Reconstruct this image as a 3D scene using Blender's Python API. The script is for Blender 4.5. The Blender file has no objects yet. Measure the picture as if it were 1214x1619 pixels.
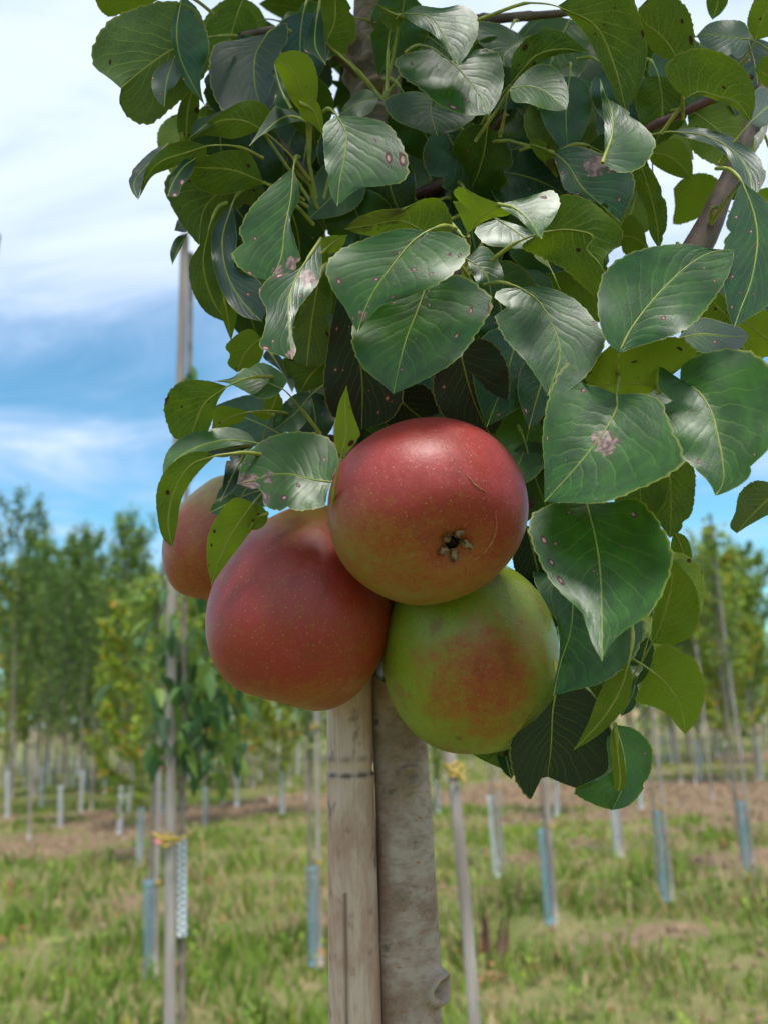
import bpy, math, random
import numpy as np
from mathutils import Vector, Matrix
from mathutils.bvhtree import BVHTree

R_ = math.radians
rnd = random.Random(7)
nrg = np.random.default_rng(11)
scene = bpy.context.scene
col = scene.collection

# ------------------------------------------------------------------ camera
FPX = 1450.0                      # focal length in photo pixels (photo 1214 x 1619)
CX, CY = 607.0, 809.5
PITCH, ROLL = R_(12.4), R_(2.4)
CAM = Vector((0, 0, 1.45))
FW = Vector((0, math.cos(PITCH), math.sin(PITCH)))
R0 = Vector((1, 0, 0)); U0 = Vector((0, -math.sin(PITCH), math.cos(PITCH)))
RT = math.cos(ROLL) * R0 - math.sin(ROLL) * U0
UP = math.cos(ROLL) * U0 + math.sin(ROLL) * R0
cam = bpy.data.cameras.new('camera')
camo = bpy.data.objects.new('camera', cam); col.objects.link(camo)
camo.matrix_world = Matrix(((RT.x, UP.x, -FW.x, CAM.x), (RT.y, UP.y, -FW.y, CAM.y), (RT.z, UP.z, -FW.z, CAM.z), (0, 0, 0, 1)))
cam.sensor_fit = 'VERTICAL'; cam.sensor_height = 24.0; cam.lens = 24.0 * FPX / 1619.0
cam.clip_start = 0.02; cam.clip_end = 5000
cam.dof.use_dof = True; cam.dof.focus_distance = 0.415; cam.dof.aperture_fstop = 6.9
scene.camera = camo

# ------------------------------------------------------------------ sky, sun, exposure
SUN_EL, SUN_AZ = R_(68), R_(168)          # azimuth from +Y, clockwise: behind the camera, slightly right
world = bpy.data.worlds.new('World'); scene.world = world; world.use_nodes = True
sun = bpy.data.lights.new('sun', 'SUN'); sun.energy = 2.6; sun.angle = R_(15); sun.color = (1, .96, .9)
suno = bpy.data.objects.new('sun', sun); col.objects.link(suno)
sd = Vector((math.sin(SUN_AZ) * math.cos(SUN_EL), math.cos(SUN_AZ) * math.cos(SUN_EL), math.sin(SUN_EL)))
suno.rotation_euler = (-sd).to_track_quat('-Z', 'Y').to_euler()
scene.view_settings.view_transform = 'Standard'; scene.view_settings.look = 'None'
scene.view_settings.gamma = 1; scene.view_settings.use_curve_mapping = False
scene.view_settings.exposure = 0.62
scene.render.engine = 'CYCLES'
scene.cycles.use_denoising = True
scene.cycles.max_bounces = 6; scene.cycles.adaptive_threshold = .03; scene.cycles.transparent_max_bounces = 8


class NT:
    """tiny helper to write node trees"""
    def __init__(s, tree):
        s.t = tree; s.n = tree.nodes; s.l = tree.links
    def node(s, typ, **kw):
        n = s.n.new(typ)
        for k, v in kw.items(): setattr(n, k, v)
        return n
    def put(s, sock, v):
        if isinstance(v, bpy.types.NodeSocket): s.l.new(v, sock)
        elif v is not None: sock.default_value = v
    def m(s, op, a, b=None, c=None, clamp=False):
        n = s.node('ShaderNodeMath', operation=op); n.use_clamp = clamp
        s.put(n.inputs[0], a); s.put(n.inputs[1], b)
        if c is not None: s.put(n.inputs[2], c)
        return n.outputs[0]
    def v(s, op, a, b=None):
        n = s.node('ShaderNodeVectorMath', operation=op)
        s.put(n.inputs[0], a); s.put(n.inputs[1], b)
        return n.outputs['Value'] if op in ('DOT_PRODUCT', 'LENGTH', 'DISTANCE') else n.outputs[0]
    def sep(s, a):
        n = s.node('ShaderNodeSeparateXYZ'); s.put(n.inputs[0], a); return n.outputs
    def comb(s, x, y, z):
        n = s.node('ShaderNodeCombineXYZ'); s.put(n.inputs[0], x); s.put(n.inputs[1], y); s.put(n.inputs[2], z); return n.outputs[0]
    def noise(s, vec, scale, detail=3, rough=.5, dist=0.0):
        n = s.node('ShaderNodeTexNoise'); s.put(n.inputs['Vector'], vec); n.inputs['Scale'].default_value = scale
        n.inputs['Detail'].default_value = detail; n.inputs['Roughness'].default_value = rough; n.inputs['Distortion'].default_value = dist
        return n.outputs['Fac']
    def vor(s, vec, scale, feature='F1', rand=1.0):
        n = s.node('ShaderNodeTexVoronoi', feature=feature); s.put(n.inputs['Vector'], vec); n.inputs['Scale'].default_value = scale
        n.inputs['Randomness'].default_value = rand
        return n.outputs
    def ramp(s, f, a, b, smooth=True):
        n = s.node('ShaderNodeMapRange'); n.interpolation_type = 'SMOOTHSTEP' if smooth else 'LINEAR'
        s.put(n.inputs['Value'], f); s.put(n.inputs['From Min'], a); s.put(n.inputs['From Max'], b)
        return n.outputs[0]
    def mix(s, f, a, b, mode='MIX'):
        n = s.node('ShaderNodeMix', data_type='RGBA', blend_type=mode)
        s.put(n.inputs[0], f)
        s.put(n.inputs[6], a if isinstance(a, bpy.types.NodeSocket) else (*a, 1))
        s.put(n.inputs[7], b if isinstance(b, bpy.types.NodeSocket) else (*b, 1))
        return n.outputs[2]
    def attr(s, name, out='Fac'):
        n = s.node('ShaderNodeAttribute', attribute_name=name); return n.outputs[out]
    def bump(s, h, strength, dist):
        n = s.node('ShaderNodeBump'); n.inputs['Strength'].default_value = strength; n.inputs['Distance'].default_value = dist
        s.put(n.inputs['Height'], h); return n.outputs[0]


def new_mat(name):
    m = bpy.data.materials.new(name); m.use_nodes = True
    m.node_tree.nodes.clear(); t = NT(m.node_tree)
    out = t.node('ShaderNodeOutputMaterial')
    return m, t, out


def principled(t, color, rough=.6, spec=.5, normal=None, **kw):
    p = t.node('ShaderNodeBsdfPrincipled')
    t.put(p.inputs['Base Color'], color if isinstance(color, bpy.types.NodeSocket) else (*color, 1))
    t.put(p.inputs['Roughness'], rough); t.put(p.inputs['Specular IOR Level'], spec)
    if normal is not None: t.put(p.inputs['Normal'], normal)
    for k, v in kw.items(): t.put(p.inputs[k], v)
    return p.outputs[0]


# world: clear Nishita sky with a sheet of thin cloud over it
w = NT(world.node_tree); w.n.clear()
wo = w.node('ShaderNodeOutputWorld'); bg = w.node('ShaderNodeBackground'); w.l.new(bg.outputs[0], wo.inputs[0])
sky = w.node('ShaderNodeTexSky', sky_type='NISHITA'); sky.sun_disc = False
sky.sun_elevation = SUN_EL; sky.sun_rotation = SUN_AZ
sky.air_density = 1.0; sky.dust_density = 0.15; sky.ozone_density = 3.0; sky.altitude = 200
dirv = w.node('ShaderNodeTexCoord').outputs['Generated']
dx, dy, dz = w.sep(dirv)
den = w.m('ADD', w.m('MAXIMUM', dz, 0.0), 0.14)
cp = w.comb(w.m('DIVIDE', dx, den), w.m('DIVIDE', dy, den), 0.0)
cmap = w.node('ShaderNodeMapping'); w.put(cmap.inputs[0], cp)
cmap.inputs['Rotation'].default_value = (0, 0, R_(-38)); cmap.inputs['Location'].default_value = (3.1, 1.35, 0)
cmap.inputs['Scale'].default_value = (.8, 1.25, 1)
n1 = w.noise(cmap.outputs[0], 1.7, 8, .60, .8)
n2 = w.noise(cp, .42, 2, .5)
veil = w.ramp(dz, .22, .62)                        # high thin overcast, breaking up towards the horizon
cov = w.m('ADD', w.m('ADD', w.m('MULTIPLY', n1, .80), w.m('MULTIPLY', n2, .30)), w.m('MULTIPLY', veil, .30))
cf = w.m('MULTIPLY', w.ramp(cov, .44, .82), .97)
cloudc = w.mix(w.ramp(w.m('ADD', cov, w.m('MULTIPLY', w.noise(cmap.outputs[0], 1.1, 3, .5), .3)), .60, 1.05), (5.6, 7.5, 11.2), (9.0, 10.2, 12.0))
skyc = w.mix(cf, w.mix(1.0, sky.outputs[0], (1.15, 1.85, 1.80), 'MULTIPLY'), cloudc)
w.put(bg.inputs[0], skyc); bg.inputs[1].default_value = .067


# ------------------------------------------------------------------ geometry helpers
def P(px, py, z):
    """photo pixel + distance along the lens axis -> point in the place"""
    px, py, z = float(px), float(py), float(z)
    return CAM + z * (FW + (px - CX) / FPX * RT + (CY - py) / FPX * UP)


def ground_at(px, py):
    d = FW + (px - CX) / FPX * RT + (CY - py) / FPX * UP
    k = -CAM.z / d.z
    return CAM + k * d


def proj(p):
    q = Vector(p) - CAM; z = q.dot(FW)
    return CX + q.dot(RT) / z * FPX, CY - q.dot(UP) / z * FPX, z


def crom(pts, n):
    """smooth curve through pts, resampled to n points at even arc length (any dimension)"""
    p = np.array(pts, float)
    if len(p) == 2:
        t = np.linspace(0, 1, n)[:, None]; return p[0] * (1 - t) + p[1] * t
    q = np.vstack([2 * p[0] - p[1], p, 2 * p[-1] - p[-2]])
    out = []
    for i in range(1, len(q) - 2):
        p0, p1, p2, p3 = q[i - 1], q[i], q[i + 1], q[i + 2]
        d = [max(np.linalg.norm(b - a), 1e-9) ** .5 for a, b in ((p0, p1), (p1, p2), (p2, p3))]
        t0, t1 = 0, d[0]; t2 = t1 + d[1]; t3 = t2 + d[2]
        for t in np.linspace(t1, t2, 14, endpoint=False):
            a1 = (t1 - t) / (t1 - t0) * p0 + (t - t0) / (t1 - t0) * p1
            a2 = (t2 - t) / (t2 - t1) * p1 + (t - t1) / (t2 - t1) * p2
            a3 = (t3 - t) / (t3 - t2) * p2 + (t - t2) / (t3 - t2) * p3
            b1 = (t2 - t) / (t2 - t0) * a1 + (t - t0) / (t2 - t0) * a2
            b2 = (t3 - t) / (t3 - t1) * a2 + (t - t1) / (t3 - t1) * a3
            out.append((t2 - t) / (t2 - t1) * b1 + (t - t1) / (t2 - t1) * b2)
    out.append(p[-1]); out = np.array(out)
    s = np.concatenate([[0], np.cumsum(np.linalg.norm(np.diff(out, axis=0), axis=1))])
    tt = np.linspace(0, s[-1], n)
    return np.stack([np.interp(tt, s, out[:, k]) for k in range(out.shape[1])], 1)


def tube(path, radii, sides=8, cap=True):
    """verts, faces of a tapered tube along a list of points"""
    path = [Vector(p) for p in path]; n = len(path)
    V, F = [], []
    up = Vector((0.3, 1, 0.2)).normalized()
    for i, p in enumerate(path):
        t = (path[min(i + 1, n - 1)] - path[max(i - 1, 0)]).normalized()
        a = t.cross(up)
        if a.length < 1e-4: a = t.cross(Vector((1, 0, 0)))
        a.normalize(); b = t.cross(a); r = radii[i] if hasattr(radii, '__len__') else radii
        for k in range(sides):
            an = 2 * math.pi * k / sides
            V.append(p + a * (r * math.cos(an)) + b * (r * math.sin(an)))
    for i in range(n - 1):
        for k in range(sides):
            k2 = (k + 1) % sides
            F.append((i * sides + k, i * sides + k2, (i + 1) * sides + k2, (i + 1) * sides + k))
    if cap:
        F.append(tuple(range(sides))); F.append(tuple((n - 1) * sides + k for k in reversed(range(sides))))
    return V, F


def join(parts):
    V, F = [], []
    for v, f in parts:
        o = len(V); V += list(v); F += [tuple(i + o for i in q) for q in f]
    return V, F


def make_mesh(name, V, F, mat, smooth=True, attrs=None):
    me = bpy.data.meshes.new(name)
    me.from_pydata([tuple(v) for v in V], [], F)
    if smooth: me.polygons.foreach_set('use_smooth', [True] * len(me.polygons))
    for k, (typ, data) in (attrs or {}).items():
        a = me.attributes.new(k, typ, 'POINT')
        a.data.foreach_set({'FLOAT': 'value', 'FLOAT_VECTOR': 'vector', 'FLOAT_COLOR': 'color'}[typ], np.asarray(data, np.float32).ravel())
    if mat: me.materials.append(mat)
    me.update()
    return me


def obj(name, me, parent=None, loc=None):
    o = bpy.data.objects.new(name, me); col.objects.link(o)
    if parent is not None: o.parent = parent
    if loc is not None: o.location = loc
    return o


def empty(name, loc):
    return obj(name, None, None, loc)


def tag(o, label=None, cat=None, group=None, kind=None):
    if label: o['label'] = label
    if cat: o['category'] = cat
    if group: o['group'] = group
    if kind: o['kind'] = kind
    return o


# ------------------------------------------------------------------ materials
def mat_leaf():
    m, t, out = new_mat('leaf')
    phys = t.attr('phys', 'Vector'); px, py, seed = t.sep(phys)       # cm along, cm across, seed
    ts = t.attr('ts', 'Vector'); tt, ss, wid = t.sep(ts)              # 0..1 along, -1..1 across
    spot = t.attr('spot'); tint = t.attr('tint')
    flat = t.comb(t.m('ADD', px, seed), t.m('ADD', py, t.m('MULTIPLY', seed, 1.7)), 0.0)
    def noise2(scale, detail, out_='Color'):
        n = t.node('ShaderNodeTexNoise', noise_dimensions='2D'); t.put(n.inputs['Vector'], flat)
        n.inputs['Scale'].default_value = scale; n.inputs['Detail'].default_value = detail
        return n.outputs[out_]
    def vor2(scale, feature='F1'):
        n = t.node('ShaderNodeTexVoronoi', feature=feature, voronoi_dimensions='2D'); t.put(n.inputs['Vector'], flat)
        n.inputs['Scale'].default_value = scale; return n.outputs
    a = t.m('ABSOLUTE', ss)
    side = t.m('MULTIPLY', t.m('SIGN', ss), .045)
    wob, big, gl = t.sep(noise2(1.0, 2))
    mott, wob2, dis = t.sep(noise2(3.4, 3))
    q = t.m('SUBTRACT', tt, t.m('MULTIPLY', a, t.m('SUBTRACT', .50, t.m('MULTIPLY', a, .16))))
    q = t.m('ADD', t.m('ADD', q, side), t.m('ADD', t.m('MULTIPLY', wob, .07), t.m('MULTIPLY', wob2, .012)))
    q8 = t.m('MULTIPLY', q, 9.5)
    dv = t.m('ABSOLUTE', t.m('SUBTRACT', t.m('FRACT', q8), .5))
    thin = t.m('ADD', .020, t.m('MULTIPLY', t.m('SUBTRACT', 1.0, a), .030))
    inner = t.m('SUBTRACT', 1.0, t.ramp(a, .70, .97))
    vein2 = t.m('MULTIPLY', t.m('SUBTRACT', 1.0, t.ramp(dv, t.m('MULTIPLY', thin, .35), t.m('MULTIPLY', thin, 1.5))), inner)
    groove = t.m('MULTIPLY', t.m('SUBTRACT', 1.0, t.ramp(dv, 0.0, .30)), inner)
    dv2 = t.m('ABSOLUTE', t.m('SUBTRACT', t.m('FRACT', t.m('ADD', q8, .46)), .5))
    vein2b = t.m('MULTIPLY', t.m('SUBTRACT', 1.0, t.ramp(dv2, .008, .035)), t.ramp(wob, .5, .58))
    midv = t.m('SUBTRACT', 1.0, t.ramp(t.m('ABSOLUTE', py), .03, .075))
    net = vor2(4.6, 'DISTANCE_TO_EDGE')[0]
    netl = t.m('SUBTRACT', 1.0, t.ramp(net, .0, .09))
    veins = t.m('MAXIMUM', t.m('MAXIMUM', t.m('MULTIPLY', vein2, t.m('SUBTRACT', .75, t.m('MULTIPLY', a, .45))), t.m('MULTIPLY', vein2b, .25)), midv)
    vtot = t.m('MAXIMUM', t.m('MULTIPLY', veins, .9), t.m('MULTIPLY', netl, .10))
    rim = t.ramp(a, .955, .99)
    # lesions
    vo = vor2(1.55)
    rr = t.sep(vo['Color'])
    on = t.m('LESS_THAN', rr[0], spot)
    near_edge = t.m('ADD', .40, t.m('MULTIPLY', a, .75))
    rad = t.m('MULTIPLY', t.m('ADD', .09, t.m('MULTIPLY', t.m('POWER', rr[1], 2.0), .20)), near_edge)
    dd = t.m('ADD', vo['Distance'], t.m('MULTIPLY', t.m('SUBTRACT', dis, .5), .14))
    les = t.m('MULTIPLY', on, t.m('SUBTRACT', 1.0, t.ramp(dd, t.m('MULTIPLY', rad, .8), t.m('MULTIPLY', rad, 1.15))))
    lesc = t.m('MULTIPLY', on, t.m('SUBTRACT', 1.0, t.ramp(dd, t.m('MULTIPLY', rad, .25), t.m('MULTIPLY', rad, .65))))
    mk = t.ramp(t.m('ADD', t.attr('mark'), t.m('MULTIPLY', t.m('SUBTRACT', dis, .5), .9)), .42, .56)
    halo = t.m('MULTIPLY', t.m('MULTIPLY', on, t.m('SUBTRACT', 1.0, t.ramp(dd, rad, t.m('MULTIPLY', rad, 1.9)))), .5)
    # top side
    c = t.mix(t.ramp(big, .3, .7), (.007, .048, .005), (.022, .098, .006))
    c = t.mix(t.m('MULTIPLY', t.ramp(mott, .35, .75), .4), c, (.010, .054, .013))
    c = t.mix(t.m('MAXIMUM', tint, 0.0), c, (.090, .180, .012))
    c = t.mix(t.m('MAXIMUM', t.m('MULTIPLY', tint, -1.0), 0.0), c, (.007, .028, .019))  # negative tint: bluish leaves, and shade painted into the interior ones
    c = t.mix(t.m('MULTIPLY', vtot, .52), c, (.19, .31, .035))
    c = t.mix(t.m('MULTIPLY', halo, .65), c, (.10, .030, .040))
    c = t.mix(les, c, (.085, .028, .028)); c = t.mix(lesc, c, (.50, .30, .24)); c = t.mix(mk, c, t.mix(t.ramp(mott, .42, .6), (.10, .050, .045), (.30, .185, .17)))
    ctop = t.mix(t.m('MULTIPLY', rim, .65), c, (.26, .28, .04))
    # underside
    u = t.mix(t.ramp(big, .3, .7), (.030, .074, .008), (.074, .135, .012))
    u = t.mix(t.m('MULTIPLY', t.ramp(mott, .35, .75), .6), u, (.060, .100, .026))
    u = t.mix(t.m('MAXIMUM', tint, 0.0), u, (.270, .320, .018))
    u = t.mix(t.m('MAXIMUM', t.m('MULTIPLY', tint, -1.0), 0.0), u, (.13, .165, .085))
    u = t.mix(t.m('MULTIPLY', t.m('MAXIMUM', vtot, t.m('MULTIPLY', netl, .22)), .85), u, (.40, .44, .085))
    u = t.mix(t.m('MAXIMUM', les, mk), u, (.060, .030, .018))
    cund = t.mix(t.m('MULTIPLY', rim, .6), u, (.32, .27, .04))
    bf = t.node('ShaderNodeNewGeometry').outputs['Backfacing']
    color = t.mix(bf, ctop, cund)
    hgt = t.m('ADD', t.m('MULTIPLY', groove, -.40), t.m('MULTIPLY', veins, -.5))
    hgt = t.m('ADD', hgt, t.m('MULTIPLY', t.m('MINIMUM', net, .15), t.m('ADD', .2, t.m('MULTIPLY', t.ramp(gl, .50, .65), 1.8))))
    hgt = t.m('ADD', hgt, t.m('ADD', t.m('MULTIPLY', mott, .15), t.m('MULTIPLY', les, -.5)))
    nrm = t.bump(hgt, .10, .0011)
    rough = t.m('ADD', t.m('ADD', .27, t.m('MULTIPLY', gl, .22)), t.m('ADD', t.m('MULTIPLY', bf, .25), t.m('MULTIPLY', les, .3)))
    spec = t.m('SUBTRACT', .42, t.m('MULTIPLY', bf, .25))
    p = principled(t, color, rough, spec, nrm)
    tr = t.node('ShaderNodeBsdfTranslucent')
    tc = t.mix(t.m('MULTIPLY', vtot, .9), (.23, .38, .012), (.10, .13, .015))
    tc = t.mix(les, tc, (.05, .02, .01))
    t.put(tr.inputs[0], tc); t.put(tr.inputs['Normal'], nrm)
    mx = t.node('ShaderNodeMixShader'); t.put(mx.inputs[0], t.m('MULTIPLY', .16, t.m('ADD', t.m('ADD', 1.0, t.m('MINIMUM', tint, 0.0)), t.m('MULTIPLY', t.m('MAXIMUM', tint, 0.0), 1.6))))  # negative tint also cuts translucency, to keep the interior leaves dark
    t.l.new(p, mx.inputs[1]); t.l.new(tr.outputs[0], mx.inputs[2]); t.l.new(mx.outputs[0], out.inputs[0])
    return m


def mat_simple(name, c1, c2, scale, rough=.7, spec=.3, bump=0, bdist=.001, stretch=None, detail=4):
    m, t, out = new_mat(name)
    tc = t.node('ShaderNodeTexCoord').outputs['Object']
    if stretch: tc = t.v('MULTIPLY', tc, stretch)
    n = t.noise(tc, scale, detail, .6)
    c = t.mix(t.ramp(n, .3, .7), c1, c2)
    nn = t.bump(n, bump, bdist) if bump else None
    t.l.new(principled(t, c, rough, spec, nn), out.inputs[0])
    return m


def mat_bark():
    m, t, out = new_mat('pear bark')
    tc = t.node('ShaderNodeTexCoord').outputs['Object']
    n1 = t.noise(tc, 38, 5, .62)
    n2 = t.noise(t.v('MULTIPLY', tc, (1, 1, 2.4)), 120, 4, .6)
    n3 = t.noise(tc, 480, 3, .6)
    c = t.mix(t.ramp(n1, .36, .64), (.270, .165, .118), (.44, .325, .262))
    c = t.mix(t.m('MULTIPLY', t.ramp(n2, .45, .72), .55), c, (.19, .085, .048))
    c = t.mix(t.m('MULTIPLY', t.ramp(n3, .5, .75), .35), c, (.44, .34, .28))
    gr = t.noise(t.v('ADD', tc, (3.3, 1, 7)), 16, 3)
    c = t.mix(t.m('MULTIPLY', t.ramp(gr, .52, .68), .25), c, (.22, .19, .10))
    # lenticels: small orange-brown flecks, longer across the stem
    vo = t.vor(t.v('MULTIPLY', tc, (1, 1, 1.9)), 150)
    on = t.m('LESS_THAN', t.sep(vo['Color'])[0], .35)
    le = t.m('MULTIPLY', on, t.m('SUBTRACT', 1.0, t.ramp(vo['Distance'], .10, .26)))
    c = t.mix(t.m('MULTIPLY', le, .8), c, (.36, .15, .06))
    wn = t.attr('wound_dark')
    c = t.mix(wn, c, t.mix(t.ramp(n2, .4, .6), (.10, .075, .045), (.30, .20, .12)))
    h = t.m('ADD', t.m('MULTIPLY', n1, .6), t.m('ADD', t.m('MULTIPLY', n2, .6), t.m('MULTIPLY', n3, .25)))
    h = t.m('ADD', h, t.m('MULTIPLY', le, .35))
    t.l.new(principled(t, c, .70, .3, t.bump(h, .40, .0010)), out.inputs[0])
    return m


def mat_bamboo():
    m, t, out = new_mat('weathered bamboo')
    tc = t.node('ShaderNodeTexCoord').outputs['Object']
    st = t.noise(t.v('MULTIPLY', tc, (1, 1, .035)), 620, 4, .6)
    n1 = t.noise(t.v('MULTIPLY', tc, (1, 1, .38)), 55, 5, .62, .4)
    n2 = t.noise(t.v('ADD', t.v('MULTIPLY', tc, (1, 1, .6)), (5, 2, 1)), 120, 4)
    c = t.mix(t.ramp(n1, .36, .64), (.47, .270, .195), (.64, .450, .360))
    c = t.mix(t.m('MULTIPLY', t.ramp(st, .42, .7), .30), c, (.36, .18, .115))
    c = t.mix(t.m('MULTIPLY', t.ramp(n2, .56, .72), .7), c, (.13, .075, .055))
    c = t.mix(t.attr('wound_dark'), c, (.13, .075, .05))
    h = t.m('ADD', t.m('MULTIPLY', st, .7), t.m('MULTIPLY', n1, .4))
    t.l.new(principled(t, c, .55, .35, t.bump(h, .3, .0006)), out.inputs[0])
    return m


def mat_pear():
    m, t, out = new_mat('pear skin')
    tc = t.node('ShaderNodeTexCoord').outputs['Object']
    bl = t.attr('blush'); gr = t.attr('ripe')
    n1 = t.noise(tc, 30, 4, .6); n2 = t.noise(tc, 150, 4, .65); n3 = t.noise(tc, 620, 3, .6)
    st = t.noise(t.v('MULTIPLY', tc, (1, 1, .22)), 210, 3, .6)       # fine streaks from stem to calyx
    b = t.m('ADD', bl, t.m('MULTIPLY', t.m('SUBTRACT', n1, .5), .95))
    b = t.m('ADD', b, t.m('MULTIPLY', t.m('SUBTRACT', n2, .5), .70))
    b = t.m('ADD', b, t.m('ADD', t.m('MULTIPLY', t.m('SUBTRACT', n3, .5), .75), t.m('MULTIPLY', t.m('SUBTRACT', st, .5), .35)))
    ground = t.mix(gr, (.165, .270, .010), (.215, .150, .022))
    ground = t.mix(t.m('MULTIPLY', t.ramp(n3, .4, .62), .6), ground, t.mix(gr, (.27, .34, .018), (.31, .205, .038)))
    c = t.mix(t.ramp(b, -.15, .60), ground, (.300, .082, .012))
    c = t.mix(t.ramp(b, .40, .98), c, (.300, .024, .014))
    c = t.mix(t.ramp(b, .85, 1.35), c, (.370, .042, .038))
    scuff = t.noise(t.v('ADD', t.v('MULTIPLY', tc, (1, 1, .45)), (.2, .5, .9)), 130, 6, .75)
    c = t.mix(t.m('MULTIPLY', t.ramp(scuff, .58, .74), .55), c, t.mix(gr, (.24, .24, .05), (.33, .15, .075)))
    c = t.mix(t.m('MULTIPLY', t.ramp(t.noise(t.v('ADD', tc, (.4, .2, .3)), 48, 5, .7), .56, .70), .45), c, (.17, .030, .016))
    vo = t.vor(tc, 430)
    on = t.m('LESS_THAN', t.sep(vo['Color'])[0], .6)
    le = t.m('MULTIPLY', on, t.m('SUBTRACT', 1.0, t.ramp(vo['Distance'], .06, .24)))
    c = t.mix(t.m('MULTIPLY', le, t.m('ADD', .30, t.m('MULTIPLY', t.ramp(b, .4, .8), .18))), c, (.46, .25, .09))
    vf = t.vor(tc, 820)
    lf = t.m('MULTIPLY', t.m('LESS_THAN', t.sep(vf['Color'])[1], .5), t.m('SUBTRACT', 1.0, t.ramp(vf['Distance'], .08, .30)))
    c = t.mix(t.m('MULTIPLY', lf, .38), c, (.46, .26, .07))
    vo2 = t.vor(t.v('ADD', tc, (.3, .1, .2)), 60)
    bl2 = t.m('MULTIPLY', t.m('LESS_THAN', t.sep(vo2['Color'])[1], .10), t.m('SUBTRACT', 1.0, t.ramp(t.m('ADD', vo2['Distance'], t.m('MULTIPLY', n3, .12)), .10, .19)))
    c = t.mix(t.m('MULTIPLY', bl2, .6), c, (.10, .05, .03))
    rus = t.m('MULTIPLY', t.ramp(t.noise(t.v('ADD', tc, (.7, 0, .1)), 95, 5, .75), .62, .74), .5)
    c = t.mix(rus, c, (.40, .22, .12))
    h = t.m('ADD', t.m('MULTIPLY', n3, .5), t.m('ADD', t.m('MULTIPLY', le, .5), t.m('MULTIPLY', n2, .5)))
    ro = t.m('ADD', .33, t.m('MULTIPLY', n2, .24))
    t.l.new(principled(t, c, ro, .5, t.bump(h, .38, .0006)), out.inputs[0])
    return m


def mat_vcol(name, rough=.8, spec=.2, trans=0.0):
    m, t, out = new_mat(name)
    c = t.attr('col', 'Color')
    p = principled(t, c, rough, spec)
    if trans:
        tr = t.node('ShaderNodeBsdfTranslucent'); t.put(tr.inputs[0], c)
        mx = t.node('ShaderNodeMixShader'); mx.inputs[0].default_value = trans
        t.l.new(p, mx.inputs[1]); t.l.new(tr.outputs[0], mx.inputs[2]); p = mx.outputs[0]
    t.l.new(p, out.inputs[0])
    return m


def mat_ground():
    m, t, out = new_mat('field soil')
    tc = t.node('ShaderNodeTexCoord').outputs['Object']
    bare = t.attr('bare'); far = t.attr('far')
    n1 = t.noise(tc, 2.2, 5, .6); n2 = t.noise(tc, 14, 4, .65); n3 = t.noise(tc, 60, 3, .6)
    soil = t.mix(t.ramp(n2, .3, .7), (.170, .110, .066), (.31, .212, .132))
    soil = t.mix(t.m('MULTIPLY', t.ramp(n3, .5, .7), .5), soil, (.40, .295, .195))
    grass = t.mix(t.ramp(n2, .3, .7), (.130, .160, .042), (.205, .200, .070))
    grass = t.mix(t.m('MULTIPLY', t.ramp(n1, .45, .65), .55), grass, (.36, .27, .15))
    c = t.mix(t.ramp(t.m('ADD', bare, t.m('MULTIPLY', t.m('SUBTRACT', n2, .5), .5)), .35, .65), grass, soil)
    c = t.mix(far, c, t.mix(t.ramp(t.noise(tc, .05, 3), .4, .6), (.38, .28, .15), (.30, .26, .11)))
    t.l.new(principled(t, c, .9, .1, t.bump(t.m('ADD', n2, n3), .8, .03)), out.inputs[0])
    return m


M_LEAF = mat_leaf(); M_BARK = mat_bark(); M_BAMBOO = mat_bamboo(); M_PEAR = mat_pear()
M_STALK = mat_simple('leaf stalk', (.20, .25, .035), (.36, .36, .065), 160, .45, .4)
M_TWIG = mat_simple('red twig', (.085, .030, .028), (.16, .065, .05), 120, .45, .4, .3, .0008)
M_BRANCH = mat_simple('brown branch', (.10, .065, .05), (.19, .13, .10), 90, .6, .3, .4, .001)
M_CALYX = mat_simple('calyx', (.06, .030, .016), (.34, .22, .10), 420, .8, .2, .5, .0005)
M_SCAR = mat_simple('skin scar', (.30, .10, .03), (.55, .28, .12), 700, .8, .2)
M_STAKE = mat_simple('grey stake', (.25, .20, .175), (.46, .39, .35), 26, .75, .2, .3, .001, (1, 1, .12))
M_TRUNK = mat_simple('young bark', (.17, .135, .11), (.32, .26, .215), 30, .8, .2)
M_GWHITE = mat_simple('white guard plastic', (.66, .70, .72), (.78, .82, .84), 20, .45, .4)
M_GBLUE = mat_simple('blue guard plastic', (.16, .33, .40), (.30, .46, .52), 40, .5, .4)
M_TIE = mat_simple('yellow tie', (.46, .30, .05), (.60, .42, .10), 60, .55, .3)
M_PINK = mat_simple('pink tape', (.70, .16, .17), (.78, .26, .24), 60, .6, .3)
M_CROWN = mat_vcol('young foliage', .5, .4, .42)
M_GRASS = mat_vcol('grass', .7, .2, .25)
M_GROUND = mat_ground()
M_CLOD = mat_simple('soil clods', (.14, .090, .055), (.34, .235, .15), 9, .95, .1, .6, .01)


# ------------------------------------------------------------------ ground and grass
def lattice(seed):
    g = np.random.default_rng(seed).random((64, 64))
    def f(x, y):
        xi = np.floor(x).astype(int); yi = np.floor(y).astype(int); fx = x - xi; fy = y - yi
        fx = fx * fx * (3 - 2 * fx); fy = fy * fy * (3 - 2 * fy)
        a = g[xi % 64, yi % 64]; b = g[(xi + 1) % 64, yi % 64]; c_ = g[xi % 64, (yi + 1) % 64]; d = g[(xi + 1) % 64, (yi + 1) % 64]
        return (a * (1 - fx) + b * fx) * (1 - fy) + (c_ * (1 - fx) + d * fx) * fy
    return f


NA, NB, NC = lattice(1), lattice(2), lattice(3)


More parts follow.
